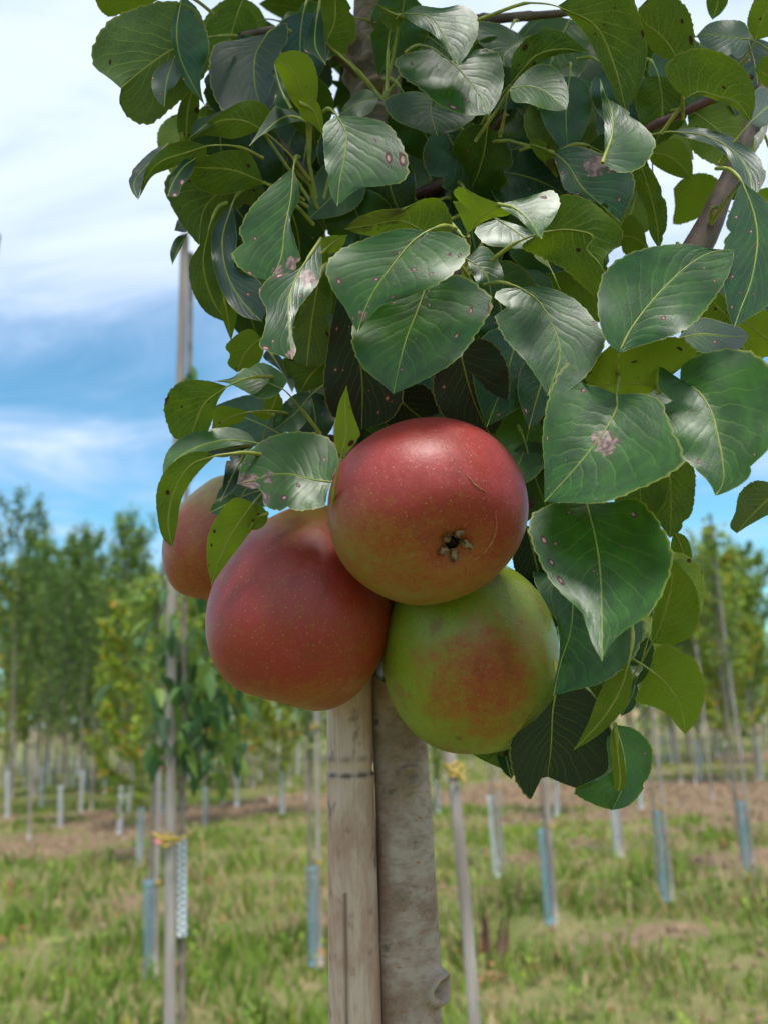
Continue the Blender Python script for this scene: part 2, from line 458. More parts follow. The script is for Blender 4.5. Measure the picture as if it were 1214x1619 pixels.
def bare_at(x, y):
    n = .6 * NA(x * .55, y * .8) + .4 * NB(x * 1.7, y * 2.3)
    strip = np.exp(-((y - 15.0 - .10 * x - 3 * (NB(x * .5, y * .35) - .5)) / 3.2) ** 4) * (.55 + .5 * NC(x * .9, y * .9)) + np.exp(-((y - 8.6 - .12 * x) / .45) ** 2) * .32 \
        + np.exp(-((y - 25.0) / 2.2) ** 2) * .5 + np.exp(-((y - 5.4 + .1 * x) / .3) ** 2) * .15
    right = np.clip((x - .9) / 2.0, 0, 1) * np.clip((y - 6.5) / 3, 0, 1) * .30
    return np.clip((n - .56) * 2.6 + strip + right, 0, 1)


def height_at(x, y):
    return .05 * (NA(x * .9 + 5, y * .9) - .5) + .03 * (NC(x * 3, y * 3) - .5)


gx = np.concatenate([-np.geomspace(900, 9, 14), np.linspace(-8, 8, 110), np.geomspace(9, 900, 14)])
gy = np.concatenate([-np.geomspace(200, 2, 8), np.linspace(-1, 22, 170), np.geomspace(23.5, 2500, 22)])
X, Y = np.meshgrid(gx, gy)
Z = height_at(X, Y) * np.exp(-(np.maximum(np.hypot(X, Y - 10) - 16, 0) / 20) ** 2) - .01
Vg = np.stack([X.ravel(), Y.ravel(), Z.ravel()], 1)
nx_, ny_ = len(gx), len(gy)
Fg = [(j * nx_ + i, j * nx_ + i + 1, (j + 1) * nx_ + i + 1, (j + 1) * nx_ + i) for j in range(ny_ - 1) for i in range(nx_ - 1)]
far = np.clip((Y.ravel() - 85) / 30, 0, 1)
ground = obj('ground', make_mesh('ground', Vg, Fg, M_GROUND, True, {'bare': ('FLOAT', bare_at(X, Y).ravel()), 'far': ('FLOAT', far)}))
tag(ground, kind='structure')


def build_grass():
    def sample(n, d0, d1, dens_pow):
        d = (nrg.random(n) * (d1 ** dens_pow - d0 ** dens_pow) + d0 ** dens_pow) ** (1 / dens_pow)
        x = (nrg.random(n) - .5) * d * 1.05; return x, d
    x1, y1 = sample(170000, 2.6, 30, 1.1)
    b = bare_at(x1, y1); clump = NB(x1 * 2.1 + 9, y1 * 2.1); tuft = NC(x1 * 5 + 3, y1 * 5)
    keep = nrg.random(len(x1)) > np.clip(b * 1.9, 0, .985)
    keep &= nrg.random(len(x1)) < .15 + .85 * np.clip(clump * 2.0 - .45, 0, 1)
    x, y, b, clump, tuft = x1[keep], y1[keep], b[keep], clump[keep], tuft[keep]
    n = len(x); z = height_at(x, y) - .015
    h = (.035 + .10 * nrg.random(n) ** 1.7) * (.35 + 1.25 * clump) * (1 + .55 * (tuft > .68)) * np.clip(1.05 - (y - 8) * .05, .45, 1.05)
    dry = nrg.random(n) < (.10 + .32 * (NA(x * 1.3 + 20, y * 1.3) > .5))
    stem = dry & (nrg.random(n) < .22); h[stem] *= 2.0
    wdt = (.0035 + .004 * nrg.random(n)) * (1 + y / 9); wdt[stem] *= .6
    ang = nrg.random(n) * 6.283; lean = (.15 + .65 * nrg.random(n)) * h; la = nrg.random(n) * 6.283
    dx_, dy_ = np.cos(ang) * wdt, np.sin(ang) * wdt
    lx, ly = np.cos(la) * lean, np.sin(la) * lean
    V = np.zeros((n, 5, 3))
    V[:, 0] = np.stack([x - dx_, y - dy_, z], 1); V[:, 1] = np.stack([x + dx_, y + dy_, z], 1)
    V[:, 2] = np.stack([x - dx_ * .8 + lx * .35, y - dy_ * .8 + ly * .35, z + h * .6], 1)
    V[:, 3] = np.stack([x + dx_ * .8 + lx * .35, y + dy_ * .8 + ly * .35, z + h * .6], 1)
    V[:, 4] = np.stack([x + lx, y + ly, z + h], 1)
    g1 = np.array([.125, .215, .030]); g2 = np.array([.270, .360, .055]); s1 = np.array([.50, .39, .20]); s2 = np.array([.36, .27, .12])
    mixv = np.clip(NA(x * .8 + 40, y * .8) * .8 + nrg.random(n) * .4 - .1, 0, 1)[:, None]
    c = g1 * (1 - mixv) + g2 * mixv
    r = nrg.random(n)[:, None]
    c[dry] = (s1 * r + s2 * (1 - r))[dry]
    red = nrg.random(n) < .012; c[red] = (.34, .12, .05)
    yel = nrg.random(n) < .012; c[yel] = (.42, .40, .03)
    C = np.ones((n, 5, 4)); C[:, :, :3] = c[:, None, :]
    V = V.reshape(-1, 3); base = np.arange(n) * 5
    me = bpy.data.meshes.new('grass'); me.vertices.add(n * 5); me.vertices.foreach_set('co', V.ravel())
    tri = np.stack([base, base + 1, base + 3, base, base + 3, base + 2, base + 2, base + 3, base + 4], 1).ravel()
    me.loops.add(len(tri)); me.loops.foreach_set('vertex_index', tri)
    me.polygons.add(n * 3); me.polygons.foreach_set('loop_start', np.arange(n * 3) * 3)
    a = me.attributes.new('col', 'FLOAT_COLOR', 'POINT'); a.data.foreach_set('color', C.ravel().astype(np.float32))
    me.materials.append(M_GRASS); me.update(calc_edges=True)
    o = obj('grass', me); tag(o, 'rough green and straw coloured grass covering the nursery field', 'grass', kind='stuff')
    # broad-leaved weeds
    Vw, Fw, Cw = [], [], []
    for i in range(300):
        d = 3.2 + 9 * rnd.random() ** 1.2; xx = (rnd.random() - .5) * d * .95
        bb = float(bare_at(np.array([xx]), np.array([d]))[0])
        if rnd.random() < bb * 1.2: continue
        cc = rnd.choice([(.14, .25, .03), (.22, .33, .04), (.12, .2, .04), (.26, .33, .05), (.36, .18, .08)])
        zz = float(height_at(np.array([xx]), np.array([d]))[0]); hh = rnd.uniform(.05, .28)
        for k in range(rnd.randint(6, 14)):
            a = rnd.random() * 6.28; e = rnd.uniform(.1, 1.0); l = rnd.uniform(.02, .045) * (1 + d / 14); zc = zz + hh * rnd.random()
            dv_ = Vector((math.cos(a) * math.cos(e), math.sin(a) * math.cos(e), math.sin(e) * .7)); sv = Vector((-math.sin(a), math.cos(a), 0)) * l * .34
            p0 = Vector((xx + rnd.gauss(0, .02), d + rnd.gauss(0, .02), zc)); p1 = p0 + dv_ * l
            o_ = len(Vw); Vw += [p0, p0 + dv_ * l * .5 + sv, p1, p0 + dv_ * l * .5 - sv]; Fw.append((o_, o_ + 1, o_ + 2, o_ + 3)); Cw += [(*cc, 1)] * 4
    o = obj('weeds', make_mesh('weeds', Vw, Fw, M_GRASS, False, {'col': ('FLOAT_COLOR', Cw)}))
    tag(o, 'low broad-leaved green weeds scattered through the grass', 'weeds', kind='stuff')

    # clods of dry soil on the bare strips
    Vc, Fc = [], []
    for i in range(5200):
        d = 3.2 + 15.5 * rnd.random() ** .8; xx = (rnd.random() - .5) * d * .98
        if rnd.random() > float(bare_at(np.array([xx]), np.array([d]))[0]) * 1.3: continue
        r = rnd.uniform(.012, .045) * (.7 + d / 20); zz = float(height_at(np.array([xx]), np.array([d]))[0]); o_ = len(Vc)
        for a, b_ in ((0, 1), (1.57, 1), (3.14, 1), (4.71, 1)): Vc.append((xx + r * math.cos(a) * rnd.uniform(.7, 1.3), d + r * math.sin(a) * rnd.uniform(.7, 1.3), zz - .004))
        for a in (.7, 3.6): Vc.append((xx + r * .45 * math.cos(a), d + r * .45 * math.sin(a), zz + r * rnd.uniform(.5, 1.0)))
        Fc += [tuple(o_ + k for k in f_) for f_ in ((0, 1, 4), (1, 2, 5), (1, 5, 4), (2, 3, 5), (3, 0, 4), (3, 4, 5))]
    o = obj('soil_clods', make_mesh('soil_clods', Vc, Fc, M_CLOD, False)); tag(o, 'loose brown clods of dry soil on the bare strips', 'soil', kind='stuff')


build_grass()


# ------------------------------------------------------------------ background nursery: guards, stakes, young trees
def guard_mesh(mat, h=.55, r=.036):
    """perforated sleeve: two families of flat helical strips that leave diamond holes, solid end bands"""
    V, F = [], []
    nst, nt, seg = 7, 2.0, 34
    for sgn in (-1, 1):
        for k in range(nst):
            o = len(V)
            for i in range(seg + 1):
                t = i / seg; a = 2 * math.pi * (k / nst + sgn * nt * t); hw = .115
                for da in (-hw, hw):
                    V.append((r * math.cos(a + da), r * math.sin(a + da) , h * t))
            for i in range(seg):
                F.append((o + 2 * i, o + 2 * i + 1, o + 2 * i + 3, o + 2 * i + 2))
    for z0, z1 in ((0, .035), (h - .02, h)):
        o = len(V)
        for z in (z0, z1):
            for k in range(16): V.append((r * 1.02 * math.cos(k / 16 * 6.28319), r * 1.02 * math.sin(k / 16 * 6.28319), z))
        for k in range(16): F.append((o + k, o + (k + 1) % 16, o + 16 + (k + 1) % 16, o + 16 + k))
    return make_mesh('tree_guard', V, F, mat)


ME_GW, ME_GB = guard_mesh(M_GWHITE), guard_mesh(M_GBLUE)


def stake_mesh(h, r0, r1, lean=0.0, bend=.01, seed=0):
    q = random.Random(seed); pts, rad = [], []
    for i in range(15):
        t = i / 14
        pts.append((lean * h * t + bend * math.sin(t * 3 + seed), bend * math.cos(t * 2.3 + seed), h * t))
        rad.append((r0 * (1 - t) + r1 * t) * (1.10 if i % 3 == 1 else 1.0))
    return tube(pts, rad, 10), pts


def tie_mesh(r, drop=.0, loose=True):
    V, F = [], []
    for k in range(3):
        v, f = tube([(r * math.cos(a) * 1.1, r * math.sin(a) * 1.1, (k - 1) * r * .7 + r * .5 * math.sin(a + k)) for a in np.linspace(0, 6.283, 13)], r * .30, 5, False)
        V, F = join([(V, F), (v, f)])
    if loose:
        v, f = tube([(r, 0, 0), (r * 1.9, -r * .5, r * .8), (r * 2.5, -r * .6, r * .2), (r * 2.2, -r * .3, -r * .8)], r * .26, 5)
        V, F = join([(V, F), (v, f)])
    return make_mesh('tie', V, F, M_TIE)


ME_TIE = tie_mesh(.020)


def crown_mesh(h0, h1, rad, n, leaf, seed, palette, feathery=True):
    """trunk with upswept limbs, and a crown of separate small leaves hung along them"""
    q = random.Random(seed)
    parts = []; H = h1
    tr = [(.02 * math.sin(t * 3 + seed), .02 * math.cos(t * 4 + seed), H * .97 * t) for t in np.linspace(0, 1, 12)]
    parts.append(tube(tr, [.020 * (1 - .8 * t) + .003 for t in np.linspace(0, 1, 12)], 7))
    limbs = []
    nl = max(6, int((h1 - h0) * 7))
    for i in range(nl):
        t = h0 + (h1 - h0) * (i + q.random()) / nl * .9
        a = i * 2.4 + q.uniform(-.4, .4); f = (t - h0) / (h1 - h0)
        reach = rad * (1.05 - .5 * f) * q.uniform(.6, 1.2)
        rise = (h1 - t) * (.62 if feathery else .34) * q.uniform(.6, 1.1) + .1
        b = Vector((0, 0, t)); e = Vector((math.cos(a) * reach, math.sin(a) * reach, t + rise)); c = b * .5 + e * .5 + Vector((math.cos(a), math.sin(a), -.6)) * reach * .25
        pts = [b, b * .3 + c * .7, c * .6 + e * .4, e]
        parts.append(tube(pts, [.007, .005, .004, .0015], 4, False)); limbs.append(pts)
    limbs.append([Vector((0, 0, h0 + (h1 - h0) * .3)), Vector((0, 0, h0 + (h1 - h0) * .6)), Vector((.01, 0, h0 + (h1 - h0) * .85)), Vector((0, 0, h1))])
    V, F, C = [], [], []
    for i in range(n):
        L = limbs[int(q.random() * len(limbs))]; s = .15 + .85 * q.random(); k = min(int(s * 3), 2); p = L[k].lerp(L[k + 1], s * 3 - k)
        p = p + Vector((q.gauss(0, .036), q.gauss(0, .036), q.gauss(0, .045)))
        a = q.random() * 6.283; e = q.uniform(-1.1, .5); l = leaf * q.uniform(.6, 1.25)
        d = Vector((math.cos(a) * math.cos(e), math.sin(a) * math.cos(e), math.sin(e))); s_ = d.cross(Vector((q.uniform(-.5, .5), q.uniform(-.5, .5), 1))).normalized() * l * .30
        nrm = d.cross(s_).normalized() * l * .08
        o = len(V); V += [p, p + d * l * .45 + s_ + nrm, p + d * l, p + d * l * .45 - s_ + nrm, p + d * l * .5]
        F += [(o, o + 1, o + 4), (o + 1, o + 2, o + 4), (o + 2, o + 3, o + 4), (o + 3, o, o + 4)]
        c = q.choice(palette); j = q.uniform(.8, 1.2); C += [(c[0] * j, c[1] * j, c[2] * j, 1)] * 5
    tv, tf = join(parts)
    return make_mesh('trunk', tv, tf, M_TRUNK), make_mesh('crown', V, F, M_CROWN, False, {'col': ('FLOAT_COLOR', C)})


PAL_D = [(0.104, 0.201, 0.041), (0.140, 0.238, 0.044), (0.085, 0.165, 0.049), (0.195, 0.281, 0.049)]
PAL_M = [(0.171, 0.281, 0.041), (0.244, 0.354, 0.049), (0.140, 0.232, 0.044), (0.317, 0.390, 0.054)]
PAL_Y = [(0.293, 0.403, 0.039), (0.378, 0.464, 0.046), (0.232, 0.342, 0.041), (0.268, 0.354, 0.044), (0.366, 0.439, 0.044), (0.317, 0.415, 0.043), (0.342, 0.427, 0.043), (0.244, 0.342, 0.043), (0.600, 0.342, 0.037)]
KINDS = {
    'feather': crown_mesh(.85, 4.6, .55, 3000, .080, 1, PAL_D, True),
    'bushy': crown_mesh(.42, 3.7, .72, 4200, .090, 2, PAL_M, False),
    'yellow': crown_mesh(.42, 3.5, .66, 4000, .100, 3, PAL_Y, False),
    'slim': crown_mesh(.85, 4.2, .42, 2600, .080, 4, PAL_D + PAL_M, True),
    'feather2': crown_mesh(.7, 4.4, .66, 3300, .085, 11, PAL_D + PAL_M[:2], True),
    'bushy2': crown_mesh(.38, 3.4, .85, 4600, .085, 12, PAL_M + PAL_Y[:3], False),
    'yellow2': crown_mesh(.36, 3.2, .78, 4200, .090, 13, PAL_Y, False),
    'thin': crown_mesh(1.35, 3.1, .26, 700, .075, 5, PAL_M, True),
}
KH = {'feather': 4.6, 'bushy': 3.7, 'yellow': 3.5, 'slim': 4.2, 'thin': 3.1, 'feather2': 4.4, 'bushy2': 3.4, 'yellow2': 3.2}


def young_tree(g, kind, top_y, label, rz):
    d = (g - CAM).dot(FW)
    root = empty('young_tree', g)
    px_, py_, z_ = proj(g)
    top = P(px_, top_y, z_); hgt = max(1.6, top.z)
    s = hgt / KH[kind]
    for nm, me in zip(('trunk', 'crown'), KINDS[kind]): obj(nm, me, root)
    root.scale = (min(s, 1.15), min(s, 1.15), s); root.rotation_euler = (0, 0, rz)
    tag(root, label, 'tree', 'young trees in the nursery rows')
    return root


def guard(g, h, blue, label, tilt=0.0):
    o = obj('tree_guard', ME_GB if blue else ME_GW, None, g + Vector((0, 0, .0)))
    o.scale = (1, 1, h / .55); o.rotation_euler = (rnd.uniform(-.03, .03), tilt + rnd.uniform(-.04, .04), rnd.random() * 6)
    tag(o, label, 'tree guard', 'mesh guards around the young trunks')
    return o


def bg_stake(g, h, r, label, lean=0.0, ties=(), tape=()):
    root = empty('stake', g)
    (v, f), pts = stake_mesh(h, r, r * .8, lean, .008, rnd.random() * 9)
    obj('pole', make_mesh('pole', v, f, M_STAKE), root)
    for tz in ties:
        t = obj('tie', ME_TIE, root, (lean * tz, 0, tz)); t.scale = (r / .022,) * 3; t.rotation_euler = (0, 0, rnd.random() * 6)
    for tz in tape:
        vv, ff = tube([(lean * tz, 0, tz - .03), (lean * tz, 0, tz + .03)], r * 1.12, 10)
        obj('tape', make_mesh('tape', vv, ff, M_PINK), root)
    tag(root, label, 'stake', 'stakes in the nursery field')
    return root


def h_at(g, py):
    px_, _, z_ = proj(g); return P(px_, py, z_).z


# base x, base y, guard top y (None: no guard), blue?, kind of tree, tree top y, stake top y, ties at y, label fragment
BG = [
    (238, 1545, 1395, 1, 'thin', 880, 868, (1400,), 'at the far left behind the pair of tied poles'),
    (498, 1527, 1375, 1, 'thin', 940, 1000, (1150, 1368), 'just left of the thick foreground bamboo'),
    (786, 1388, 1260, 0, 'thin', 960, 1000, (1245,), 'leaning, right of the foreground trunk'),
    (869, 1460, 1315, 1, 'thin', 960, 1000, (1308,), 'below the lowest dark leaf of the pear tree'),
    (976, 1354, 1240, 0, 'thin', 980, 990, (), 'directly under the lowest foreground leaf'),
    (1181, 1387, 1270, 1, 'thin', 800, 785, (1170, 1262), 'nearest the right edge on bare soil'),
    (1050, 1425, 1286, 1, 'thin', 960, 1000, (1280,), 'half hidden by tall grass at the right'),
    (221, 1370, 1280, 0, 'yellow', 905, None, (), 'close behind the leftmost yellow tie'),
    (189, 1318, 1245, 0, 'slim', 792, None, (), 'with the brightest white sleeve at the left'),
    (96, 1308, 1243, 0, 'feather', 860, None, (), 'in the dark strip of soil at the far left'),
    (325, 1303, 1245, 0, 'yellow', 905, None, (), 'right of the drooping pear leaves at the left'),
    (375, 1275, 1197, 0, 'bushy', 930, None, (), 'with a pale top under the left red pear'),
    (447, 1288, 1215, 0, 'yellow', 960, None, (), 'between the left red pear and the grass tuft'),
    (692, 1286, 1210, 0, 'bushy', 960, None, (), 'right behind the foreground trunk'),
    (880, 1290, 1232, 0, 'bushy', 960, None, (), 'behind the lowest dark leaf'),
    (1062, 1206, 1150, 0, 'bushy', 905, None, (), 'below the yellow-green leaf at the right'),
    (1134, 1196, 1120, 0, 'yellow', 880, 1000, (), 'in the distance, left of the right-hand pole'),
    (1013, 1278, 1225, 0, 'thin', 980, None, (), 'beside the lowest foreground leaf'),
    (138, 1252, 1203, 0, 'feather', 850, None, (), 'farther back between two left sleeves'),
    (106, 1243, 1195, 0, 'bushy', 812, None, (), 'farther back at the left'),
    (36, 1222, 1178, 0, 'feather', 800, None, (), 'far back near the left edge'),
    (74, 1222, 1180, 0, 'slim', 870, None, (), 'far back, second from the left edge'),
    (471, 1225, 1170, 0, 'bushy', 970, None, (), 'far back left of the bamboo'),
    (438, 1218, 1168, 0, 'yellow', 975, None, (), 'far back under the left red pear'),
    (12, 1292, 1222, 0, 'feather', 735, None, (), 'tallest at the left edge'),
    (66, 1276, 1215, 0, 'feather', 835, None, (), 'between the left edge and the first white sleeve'),
    (204, 1290, 1228, 0, 'slim', 772, None, (), 'with a pointed top left of the hidden pear'),
    (128, 1284, 1220, 0, 'feather', 800, None, (), 'in the middle of the left group'),
    (256, 1286, 1226, 0, 'yellow', 862, None, (), 'directly behind the pair of tied poles'),
    (1108, 1236, 1172, 0, 'feather', 852, None, (), 'left of the tall right-hand pole'),
    (1160, 1240, 1172, 0, 'yellow', 846, None, (), 'right of the tall right-hand pole'),
    (1204, 1232, 1166, 0, 'bushy', 832, None, (), 'tallest at the right edge'),
    (1144, 1180, 1128, 0, 'bushy', 868, None, (), 'farthest at the right'),
    (1207, 1168, 1108, 0, 'slim', 850, None, (), 'far back on the right edge'),
]
for i, (bx, by, gt, blue, kind, ty, sy, ties, frag) in enumerate(BG):
    g = ground_at(bx, by)
    y_, z_ = proj(g)[1], proj(g)[2]
    young_tree(g, kind, ty, {'thin': 'slender young tree ', 'feather': 'tall upswept dark green young tree ', 'slim': 'narrow upright green young tree ', 'bushy': 'bushy green young tree ', 'yellow': 'yellow-green young tree '}[kind] + frag, i * 1.3)
    if gt is not None:
        guard(g, max(.3, h_at(g, gt)), blue, ('blue mesh guard ' if blue else 'white mesh guard ') + frag)
    if sy is not None:
        gs = g + Vector((.045, -.03, 0))
        tape = (h_at(g, 1210), h_at(g, 1330)) if i == 0 else ()
        bg_stake(gs, h_at(g, sy), .015, 'grey stake ' + frag, 0, [h_at(g, t) for t in ties], tape)

# further rows, mostly trunks and crowns seen between the nearer ones
ORD = ['leftmost', 'second', 'third', 'fourth', 'fifth', 'sixth', 'seventh', 'eighth', 'ninth', 'tenth', 'eleventh', 'twelfth', 'thirteenth', 'fourteenth', 'fifteenth', 'sixteenth', 'seventeenth', 'eighteenth', 'nineteenth', 'twentieth', 'twenty-first', 'twenty-second', 'twenty-third']
for row, (by, xs, tops) in enumerate((
        (1222, [5, 40, 78, 116, 152, 190, 226, 262, 300, 336, 372, 412, 1050, 1090, 1130, 1170, 1208], (885, 960)),
        (1236, [15, 62, 128, 166, 208, 262, 305, 350, 392, 1068, 1108, 1156, 1192], (850, 930)),
        (1206, [8, 58, 92, 124, 168, 205, 250, 298, 345, 410, 540, 705, 760, 820, 905, 1000, 1085, 1165], (905, 985)),
        (1196, list(range(12, 1214, 30)), (960, 1040)),
        (1186, [25, 48, 80, 112, 150, 186, 232, 268, 315, 390, 425, 480, 720, 800, 930, 1030, 1110, 1190], (915, 990)))):
    lft = [x for x in xs if x < 600]; rgt = [x for x in xs if x >= 600]
    for x in xs:
        yy = by - (x - 607) * .042 + 2 * rnd.uniform(-2, 2)
        if x > 650: yy -= 6
        g = ground_at(x, yy)
        kind = rnd.choice(['bushy', 'feather2', 'yellow', 'slim', 'bushy2', 'yellow2'])
        n, side = (lft.index(x), 'left') if x < 600 else (rgt.index(x), 'right')
        wh = ORD[n] if n == 0 else ORD[n] + ' from the left'
        rw = ('fourth row from the back', 'near middle row', 'third row from the back', 'last row but one', 'last row')[row]
        top = rnd.uniform(*tops) if 130 < x < 1060 or row == 3 else rnd.uniform(tops[0] - 50, tops[0] + 20)
        young_tree(g, kind, top, f'{wh} distant tree, {rw}, {side} half', rnd.random() * 6)
        if rnd.random() < (.4 if row == 3 else .7):
            guard(g, .6, 0, f'guard of {wh} tree, {rw}, {side} half')

# the near pair of tied poles at the left, with its young pear tree and plaited white sleeve
def near_pole(path_px, r, name, mat, label, cat, extra=None):
    pts = [P(*p) for p in path_px]
    base = pts[0].copy(); dn = (pts[0] - pts[1]).normalized(); k = (base.z + .05) / max(-dn.z, .2)
    pts = [base + dn * k] + pts
    root = empty(name, pts[0])
    cp_ = crom([tuple(p) for p in pts], 40)
    rad = [r * (1.0 - .25 * i / 39) * (1.09 if i % 6 == 2 else 1) for i in range(40)]
    v, f = tube([Vector(p) - pts[0] for p in cp_], rad, 12)
    obj('pole' if cat == 'stake' else 'trunk', make_mesh('pole', v, f, mat), root)
    tag(root, label, cat)
    return root, pts


NZ = 1.75
root, pts = near_pole([(269, 1619, NZ), (270, 1300, NZ + .08), (273, 930, NZ + .18), (286, 600, NZ + .28), (293, 372, NZ + .36)], .0125, 'stake', M_STAKE,
                      'tall grey stake at the left, tied to a white-sleeved stem', 'stake')
tb = P(264, 1327, NZ + .06)
t = obj('tie', ME_TIE, root, tb - pts[0]); t.scale = (.40, .40, .5)
v, f = tube([P(243, 1318, NZ + .05) - pts[0], P(255, 1326, NZ + .03) - pts[0], P(285, 1328, NZ + .03) - pts[0], P(292, 1322, NZ + .08) - pts[0]], .0042, 6)
obj('tie', make_mesh('tie', v, f, M_TIE), root)
# stem next to it
root, pts = near_pole([(288, 1619, NZ + .02), (288, 1330, NZ + .09), (291, 1150, NZ + .14), (292, 900, NZ + .22), (300, 620, NZ + .3), (303, 400, NZ + .36)], .0070, 'young_pear_tree', M_TRUNK,
                      'young pear tree with drooping leaves tied to the tall left stake', 'tree')
SL = []
for k in range(2):
    for s0 in range(3):
        pp = []
        for i in range(60):
            t = i / 59; yy = 1323 + (1480 - 1323) * t; c = P(288, yy, NZ + .09 - .05 * t); a = (1 if k else -1) * t * 30 + s0 * 2.094
            pp.append(c - pts[0] + Vector((math.cos(a) * .0082, math.sin(a) * .0082, 0)))
        SL.append(tube(pp, .0022, 5))
v, f = join(SL); obj('sleeve', make_mesh('sleeve', v, f, M_GWHITE), root)


def drooping_crown(clusters, zc, seed, base):
    q = random.Random(seed); V, F, C = [], [], []; tw = []
    for (cx_, cy_, sx, sy, n) in clusters:
        for i in range(n):
            b = P(cx_ + q.gauss(0, sx), cy_ + q.gauss(0, sy), zc + q.gauss(0, .07)) - base
            a = q.random() * 6.283; e = q.uniform(-1.35, -.2); l = q.uniform(.028, .052)
            d = Vector((math.cos(a) * math.cos(e), math.sin(a) * math.cos(e), math.sin(e)))
            s_ = d.cross(Vector((0, 0, 1))).normalized() * l * .25
            up_ = s_.cross(d).normalized() * l
            o = len(V); c = q.choice([(.065, .15, .04), (.10, .20, .045), (.05, .12, .04), (.20, .29, .05), (.16, .25, .045), (.30, .15, .04) if q.random() < .06 else (.05, .1, .03)])
            for j in range(6):
                t = j / 5; m_ = b + d * l * t - Vector((0, 0, 1)) * l * .35 * t * t; wv = math.sin(math.pi * (t ** .8)) ** .8 if 0 < t < 1 else .02
                V += [m_ + s_ * wv + up_ * .10 * wv, m_, m_ - s_ * wv + up_ * .10 * wv]; C += [(*c, 1)] * 3
            for j in range(5):
                k = o + 3 * j; F += [(k, k + 1, k + 4, k + 3), (k + 1, k + 2, k + 5, k + 4)]
    return make_mesh('crown', V, F, M_CROWN, True, {'col': ('FLOAT_COLOR', C)})


obj('crown', drooping_crown([(305, 1080, 40, 45, 120), (285, 1165, 34, 30, 70), (335, 1140, 26, 40, 60), (290, 990, 30, 30, 40), (300, 610, 8, 25, 6), (325, 860, 20, 60, 36)], NZ + .15, 3, pts[0]), root)

# near pole on the right of the trunk with a yellow tie, and the pole top at the left edge
root, pts = near_pole([(752, 1640, 1.55), (735, 1430, 1.60), (722, 1290, 1.63), (708, 1150, 1.68), (690, 900, 1.74)], .0125, 'stake', M_STAKE,
                      'slanting grey stake right of the foreground trunk, yellow tie near the pears', 'stake')
t = obj('tie', ME_TIE, root, P(716, 1216, 1.65) - pts[0]); t.scale = (.40, .40, .5)
v, f = tube([P(703, 1208, 1.63) - pts[0], P(712, 1218, 1.62) - pts[0], P(722, 1222, 1.63) - pts[0], P(733, 1234, 1.64) - pts[0]], .0040, 6)
obj('tie', make_mesh('tie', v, f, M_TIE), root)
root, pts = near_pole([(-170, 1619, 1.5), (-90, 1000, 1.65), (-15, 440, 1.8), (-4, 372, 1.84)], .010, 'stake', M_STAKE, 'stake top just showing at the left edge against the sky', 'stake')
bg_stake(ground_at(45, 1328), h_at(ground_at(45, 1328), 1150), .022, 'short brown stake at the far left on the bare strip')
bg_stake(ground_at(1127, 1268), h_at(ground_at(1127, 1268), 1000), .020, 'brown stake without a guard right of centre on bare soil')
# thin bare stakes standing in the middle rows
mx_ = sorted([18, 54, 88, 146, 172, 352, 366, 402, 428, 458, 484, 512, 688, 704, 742, 772, 815, 842, 902, 936, 958, 996, 1024, 1040, 1076, 1098, 1150, 1174, 1196])
for n, x in enumerate(mx_):
    yy = rnd.choice((1218, 1238, 1262)) - (x - 607) * .042
    g = ground_at(x, yy); m = len(mx_) - n
    wh = (['first', 'second', 'third', 'fourth', 'fifth', 'sixth', 'seventh', 'eighth', 'ninth', 'tenth', 'eleventh', 'twelfth', 'thirteenth', 'fourteenth', 'fifteenth'][n] + ' from the left') if n < 15 else (['', 'first', 'second', 'third', 'fourth', 'fifth', 'sixth', 'seventh', 'eighth', 'ninth', 'tenth', 'eleventh', 'twelfth', 'thirteenth', 'fourteenth'][m] + ' from the right')
    bg_stake(g, h_at(g, rnd.uniform(1040, 1100)), .022, f'thin pale bare stake in the middle distance, {wh}', rnd.uniform(-.03, .03))
# stump of dry stalks in the grass
root = empty('dry_stump', ground_at(778, 1520)); tag(root, 'clump of broken dry brown stalks in the grass right of the trunk', 'dead plant')
for k in range(9):
    a = k * 2.1; r = .03 + .05 * rnd.random(); hh = rnd.uniform(.14, .3)
    v, f = tube([(r * math.cos(a), r * math.sin(a), -.02), (r * 1.3 * math.cos(a), r * 1.3 * math.sin(a), hh * .6), (r * 1.7 * math.cos(a), r * 1.7 * math.sin(a), hh)], [.014, .011, .006], 6)
    obj('stalk', make_mesh('stalk', v, f, M_TWIG), root)


# ------------------------------------------------------------------ the pear tree: trunk, branches
TREE_BASE = P(655, 1619, .475); TREE_BASE = Vector((TREE_BASE.x + .012, TREE_BASE.y, 0))
tree = empty('pear_tree', TREE_BASE)
tag(tree, 'pear tree in the foreground with glossy spotted leaves and a grey-brown trunk', 'tree')


